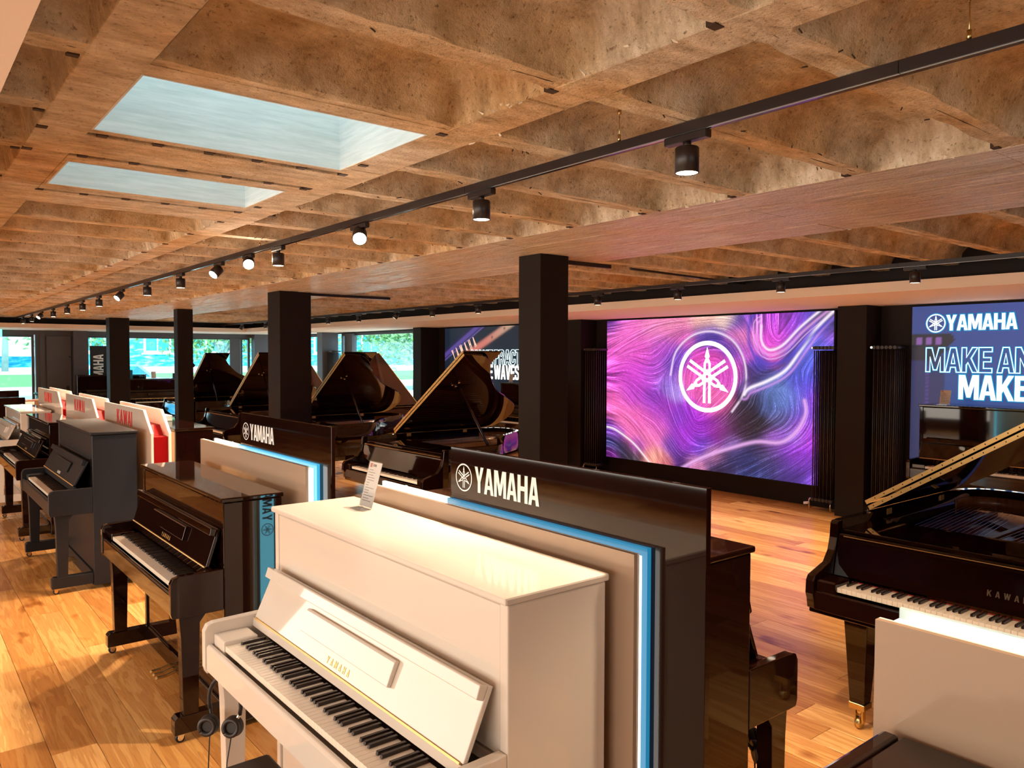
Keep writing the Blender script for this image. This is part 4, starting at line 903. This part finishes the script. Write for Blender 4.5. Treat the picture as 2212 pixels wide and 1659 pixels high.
# ---------------------------------------------------------------- track lighting
def track(X, y0, y1, z, label, seg=2.0):
    t = empty('lighting_track', (X, y0, z)); tag(t, label, 'lighting track')
    m = MB(); y = y0
    while y < y1: m.box((-.018, y-y0, -.034), (.018, min(y+seg, y1)-y0-.002, 0)); y += seg
    m.obj('rail', 'track', t)
    m = MB().box((-.006, 0, -.0352), (.006, y1-y0, -.0342)); m.obj('conductor_slot', 'chrome', t)
    return t
t1 = track(2.14, -3, 20.9, ZC-.001, 'long black ceiling track running over the upright pianos')
for y in (.832, 2.031, 5.6): MB().cyl((0, y+3, .0), (0, y+3, .12), .0016, n=6).cyl((0, y+3, .004), (0, y+3, .03), .006, n=8).cyl((0, y+3, .105), (0, y+3, .12), .007, n=8).obj('suspension_wire', 'brass', t1)
t2 = track(6.45, -1, 20.9, ZC-.03, 'black ceiling track running along the light box wall')
def lamp_proto():
    t = empty('spotlight'); tag(t, '', 'spotlight')
    box('track_adapter', (-.016, -.09, -.064), (.016, .09, -.036), 'track', t, .003, 1)
    MB().cyl((0, 0, -.082), (0, 0, -.062), .014).obj('swivel', 'track', t)
    m = MB(); n = 28
    prof = [(.030, -.080), (.037, -.081), (.0405, -.085), (.0405, -.168), (.037, -.168), (.037, -.160)]
    rings = [[m.bm.verts.new((r*math.cos(2*math.pi*i/n), r*math.sin(2*math.pi*i/n), z)) for i in range(n)] for r, z in prof]
    for a, b in zip(rings, rings[1:]):
        for i in range(n): m.bm.faces.new((a[i], a[(i+1) % n], b[(i+1) % n], b[i])).smooth = True
    m.bm.faces.new(rings[0][::-1]); h = m.obj('lamp_housing', 'track', t)
    MB().cyl((0, 0, -.1665), (0, 0, -.160), .0365, n=24).obj('lens', 'lens', h)
    return t
lp = lamp_proto()
def tilt(lo, ax, az):
    """swing the housing about the swivel"""
    h = [c for c in lo.children if c.name.startswith('lamp_housing')][0]
    piv = Vector((0, 0, -.082)); rot = Matrix.Rotation(R(az), 4, 'Z') @ Matrix.Rotation(R(ax), 4, 'X')
    h.matrix_local = Matrix.Translation(piv) @ rot @ Matrix.Translation(-piv); return h
def put_lamp(first, X, y, z, label, ax=0, az=0, lens=None, E=26, cone=95, group=None):
    o = lp if first else copy_tree(lp); o.location = (X, y, z); o['label'] = label
    if group: o['group'] = group
    h = tilt(o, ax, az)
    if lens:
        for ch in h.children: ch.data = ch.data.copy(); ch.data.materials[0] = MT[lens]
    if E:
        rot = Matrix.Rotation(R(az), 4, 'Z') @ Matrix.Rotation(R(ax), 4, 'X')
        l = light('bulb', 'SPOT', (0, 0, 0), E, WARM, parent=o, spot_size=R(cone), spot_blend=.45, shadow_soft_size=.035)
        l.matrix_local = Matrix.Translation(Vector((0, 0, -.082))) @ rot @ Matrix.Translation((0, 0, -.10))
    return o
ys1 = [.54, 1.716, 2.891, 4.067, 5.262, 5.83, 6.49, 7.565, 8.744, 9.87, 11.1, 12.18, 13.35, 14.6, 15.8, 17.0, 18.2, 19.4]
dirs = {3: (56, 152, 'lensglare'), 5: (66, 160, 'lensglare'), 6: (48, 112, None), 9: (48, 112, None), 14: (48, 112, None)}
names = {1: 'spotlight nearest the camera on the long track', 2: 'second spotlight on the long track from the camera', 3: 'glaring spotlight hanging third on the long track', 4: 'dark spotlight just right of the brightest glare', 5: 'brightest spotlight, aimed straight at the camera', 6: 'tilted spotlight just left of the brightest glare'}
ORD = ['first', 'second', 'third', 'fourth', 'fifth', 'sixth', 'seventh', 'eighth', 'ninth', 'tenth', 'eleventh', 'twelfth', 'thirteenth', 'fourteenth', 'fifteenth', 'sixteenth', 'seventeenth', 'eighteenth']
for i, y in enumerate(ys1):
    ax, az, ln = dirs.get(i, (0, 0, None))
    put_lamp(i == 0, 2.14, y, ZC-.001, names.get(i, 'small black spotlight, %s from the camera on the long track' % ORD[i-1] if i > 6 else 'spotlight above the corner piano'), ax, az, ln, E=30 if i in (3, 5) else 72 if i < 3 else 125 if i < 8 else 95, group='spotlights on the long track')
wl = {0: 'spotlight above the grand piano at the right edge', 1: 'small spotlight above the dark blue light box', 2: 'small spotlight just right of the pillar beside the purple light box', 3: 'small spotlight above the right half of the purple light box', 4: 'small spotlight above the left end of the purple light box', 5: 'small spotlight just left of the thick front column'}
for i, y in enumerate([1.7, 2.87, 4.073, 5.274, 6.447, 8.786, 9.955, 10.995, 12.307, 13.513, 15.0, 16.584, 18.0, 19.26]):
    put_lamp(False, 6.45, y, ZC-.03, wl.get(i, 'small spotlight on the wall track, %s to the left of the thick front column' % ORD[i-5]), 30 if i in (7, 12) else 0, 60 if i in (7, 12) else 0, 'lensoff', E=60, group='spotlights on the wall track')
def rod(name, a, b, r, m, lab, cat): o = MB().cyl(a, b, r, n=8).obj(name, m); tag(o, lab, cat); return o
tr3 = box('lighting_track', (4.25, 4.735, ZC-.034), (4.90, 4.77, ZC-.002), 'track'); tag(tr3, 'short black track stub beside the thick front column', 'lighting track')
tr4 = box('lighting_track', (4.18, 9.30, ZC-.034), (5.35, 9.335, ZC-.002), 'track'); tag(tr4, 'short black track stub beside the second column', 'lighting track')
rod('conduit', (5.2, 4.79, ZC-.01), (7.19, 4.98, ZC-.01), .011, 'track', 'thin black conduit across the ribs above the purple light box', 'conduit')

# ---------------------------------------------------------------- small things
def price_card(x, y, z, rz, hgt_, wd, label, lean=20, heading='DEMO'):
    t = empty('price_card', (x, y, z), rz); tag(t, label, 'price card'); a = R(lean)
    up = Vector((0, math.sin(a), math.cos(a)))
    def q(nm, w0, w1, h0, h1, o, m, th=.0015, par=t):
        n = Vector((0, -math.cos(a), math.sin(a))); mb = MB()
        vs = [Vector((wx, 0, 0))+up*hh+n*oo for oo in (o, o+th) for wx, hh in ((w0, h0), (w1, h0), (w1, h1), (w0, h1))]
        v = [mb.bm.verts.new(p) for p in vs]
        for f in ((0,3,2,1),(4,5,6,7),(0,1,5,4),(1,2,6,5),(2,3,7,6),(3,0,4,7)): mb.bm.faces.new([v[i] for i in f])
        return mb.obj(nm, m, par)
    q('acrylic_front', -wd/2, wd/2, 0, hgt_, .0035, 'acrylic'); s = q('printed_sheet', -wd/2+.002, wd/2-.002, .004, hgt_-.004, .001, 'paper')
    box('acrylic_foot', (-wd/2, -.075, .0005), (wd/2, .0, .003), 'acrylic', t)
    mb = MB(); n = Vector((0, -math.cos(a), math.sin(a))); rr = random.Random(3)
    for i in range(13):
        hh = hgt_*(.80-.055*i); w1 = wd*rr.uniform(.2, .75)
        mb.poly([Vector((-wd*.38, 0, 0))+up*hh+n*.0028, Vector((-wd*.38+w1, 0, 0))+up*hh+n*.0028, Vector((-wd*.38+w1, 0, 0))+up*(hh+.0022)+n*.0028, Vector((-wd*.38, 0, 0))+up*(hh+.0022)+n*.0028])
    mb.obj('text_lines', 'ink', s)
    q('red_mark', -wd*.38, -wd*.22, hgt_*.86, hgt_*.95, .0027, 'inkred', .0003, s)
    if heading: text('heading', heading, hgt_*.055, 'ink', tuple(Vector((-wd*.16, 0, 0))+up*hgt_*.88+n*.003), (1, 0, 0), tuple(up), s, 1, .1, depth=.0001)
    return t
price_card(1.50, 2.81, 1.2105, -90, .19, .105, 'acrylic price card leaning on the white piano lid', -24+40)
price_card(8.45, 3.44, 1.341, -90, .15, .105, 'white price card standing on the piano under the blue light box', 12, None)
price_card(8.42, 10.52, 1.371, -90, .15, .105, 'white price card on the piano under the guitar light box', 12, None)
price_card(5.0, 19.95, 1.271, 0, .17, .11, 'price card on the wide far piano between the columns', 12, None)
# headphones
def headphones(x, y, z, rz, label, drop=.30):
    t = empty('headphones', (x, y, z), rz); tag(t, label, 'headphones')
    m = MB(); m.tube([(.075*math.sin(a_), .02, -.085+.095*math.cos(a_)) for a_ in [R(k) for k in range(-112, 113, 16)]], .0075, 8); m.obj('headband', 'rubber', t)
    for s in (-1, 1):
        c0 = Vector((s*.046, -.005+.012*s, -.165)); d = Vector((-s*.35, -1, .10)).normalized() if s < 0 else Vector((.25, -1, .15)).normalized()
        cup = MB().cyl(c0-d*.016, c0+d*.012, .040, .034, 24).obj('ear_cup', 'rubber', t, .004, 2)
        a2 = d.orthogonal().normalized(); b2 = d.cross(a2)
        MB().tube([c0+d*.014+(a2*math.cos(k*math.pi/12)+b2*math.sin(k*math.pi/12))*.028 for k in range(25)], .009, 8).obj('ear_pad', 'leather', cup)
        MB().tube([(s*.072, .02, -.11), (s*.062, .016, -.135), tuple(c0-d*.01)], .006, 6).obj('yoke', 'chrome' if s > 0 else 'rubber', t)
    MB().tube([(-.046, -.01, -.20), (-.05, -.012, -.28), (-.062, -.01, -.20-drop)], .0022, 6).tube([(.046, .0, -.20), (.03, -.006, -.30), (.022, -.01, -.20-drop)], .0022, 6).obj('cable', 'rubber', t)
    return t
headphones(.955, 2.93, .598, -60, 'black headphones hanging under the left end of the white keyboard')
headphones(2.40, 1.60, .598, 30, 'black headphones hanging under the black piano behind the header board')
# benches
def bench(name, x, y, rz, w, d, h, label):
    t = empty(name, (x, y, 0), rz); tag(t, label, 'bench')
    box('seat', (-w/2, -d/2, h-.075), (w/2, d/2, h), 'leather', t, .012, 3); box('apron', (-w/2+.02, -d/2+.02, h-.14), (w/2-.02, d/2-.02, h-.076), 'black', t, .003, 1)
    for sx in (-1, 1):
        for sy in (-1, 1): MB().box((sx*(w/2-.05)-.022, sy*(d/2-.05)-.022, 0), (sx*(w/2-.05)+.022, sy*(d/2-.05)+.022, h-.141)).obj('leg', 'black', t, .003, 1)
    MB().cyl((-w/2+.019, 0, h-.108), (-w/2-.02, 0, h-.108), .012).cyl((-w/2-.02, 0, h-.108), (-w/2-.055, 0, h-.108), .034, .028, 20).obj('height_knob', 'knob', t)
    return t
bench('piano_bench', .80, 2.13, -90, .74, .34, .50, 'black piano bench in front of the white piano')
# white box, reflections and far clutter
wb_ = box('carton', (-.09, -.12, 0), (.09, .12, .055), 'foam', None, .004, 1); wb_.location = (2.02, 7.90, 1.2005); tag(wb_, 'flat white carton lying on the wooden-backed black piano', 'box')
# speaker monitors, rack and stand near the glass door
def vert_banner():
    t = empty('window_banner', (3.86, 20.95, 0)); tag(t, 'vertical black banner with white lettering in the far window', 'banner')
    box('banner_sheet', (-.02, .0, 1.05), (.34, .012, 2.05), 'bannerk', t); box('white_margin', (.342, .0, 1.05), (.46, .012, 2.05), 'bannerw', t)
    text('lettering', 'YAMAHA', .22, 'bannerw', (.27, -.003, 1.02), (0, 0, 1), (-1, 0, 0), t, .92, .05); MB().cyl((.16, .02, 0), (.16, .02, 2.1), .01).obj('banner_pole', 'chrome', t)
    return t
vb = vert_banner(); vb.location.x = 3.84
ms = empty('digital_console', (1.72, 16.2, 0), 20); tag(ms, 'dark console piano with a chrome fitting at the left edge', 'digital piano')
box('cabinet', (-.45, -.2, .0), (.12, .25, 1.08), 'black', ms, .01, 1); box('key_shelf', (-.45, -.45, .62), (.12, -.201, .74), 'black', ms, .006, 1); MB().cyl((.05, -.21, .95), (.05, -.26, .95), .025).obj('fitting', 'chrome', ms); box('music_rest', (-.4, -.03, 1.081), (.1, .0, 1.20), 'black', ms, .003, 1)
cb = empty('side_cabinet', (2.30, 18.2, 0)); tag(cb, 'small brown and cream cabinet beside the glass door', 'cabinet')
box('carcass', (-.22, -.2, 0), (.25, .2, .93), 'brownbox', cb, .004, 1)
for x in (-.19, .05): box('cream_door', (x, -.215, .05), (x+.17, -.201, .90), 'kwhite', cb, .002, 1)
st = empty('folding_stand', (2.58, 19.2, 0)); tag(st, 'blue lit folding stand in front of the glass door', 'stand')
MB().cyl((-.2, 0, 0), (.12, 0, 1.0), .014).cyl((.2, 0, 0), (-.12, 0, 1.0), .014).obj('crossed_legs', 'tealplastic', st); box('top_bar', (-.15, -.03, 1.0), (.2, .03, 1.03), 'tealplastic', st)
mr = empty('mirror_post', (2.46, 20.2, 0)); tag(mr, 'blue grey post at the edge of the glass door', 'post'); box('post_body', (.26, 0, 0), (.33, .08, 1.1), 'tealplastic', mr)
ex = box('exit_sign', (1.55, 20.7, 2.22), (2.03, 20.75, 2.39), 'exit'); tag(ex, 'glowing green blue emergency sign above the glass door', 'sign')
# monitors on the far sill and screens beside the fourth column
for (x, y, z0, z1, w, lab) in ((4.35, 20.35, 1.271, 1.47, .55, 'dark flat monitor on the wide far piano'), (5.55, 20.0, 1.271, 1.39, .2, 'small black box with a round emblem on the wide far piano')):
    mo = empty('desk_monitor' if w > .3 else 'small_box', (x, y, z0)); tag(mo, lab, 'monitor' if w > .3 else 'box'); box('housing', (-w/2, 0, .0), (w/2, .05, z1-z0), 'tealplastic' if w > .3 else 'bannerk', mo, .004, 1)
    if w < .3: emblem('emblem', .045, 'silver', (0, -.002, .055), (1, 0, 0), (0, 0, 1), mo, .12)
# tilted desk lamp heads / second grand's music desk by the third column
dl = empty('folded_desk', (4.95, 17.2, 0)); tag(dl, 'pale tilted panels standing behind the farthest open grand piano', 'stand')
MB().box((-.02, -.02, 0), (.02, .02, 1.5)).obj('post', 'rubber', dl)
for (z, a_) in ((1.72, 35), (1.50, -42)):
    m = MB(); m.box((-.22, -.02, -.03), (.22, .02, .03), Matrix.Translation((0, 0, z)) @ Matrix.Rotation(R(a_), 4, 'Y')); m.obj('tilted_panel', 'greyframe', dl, .004, 1)
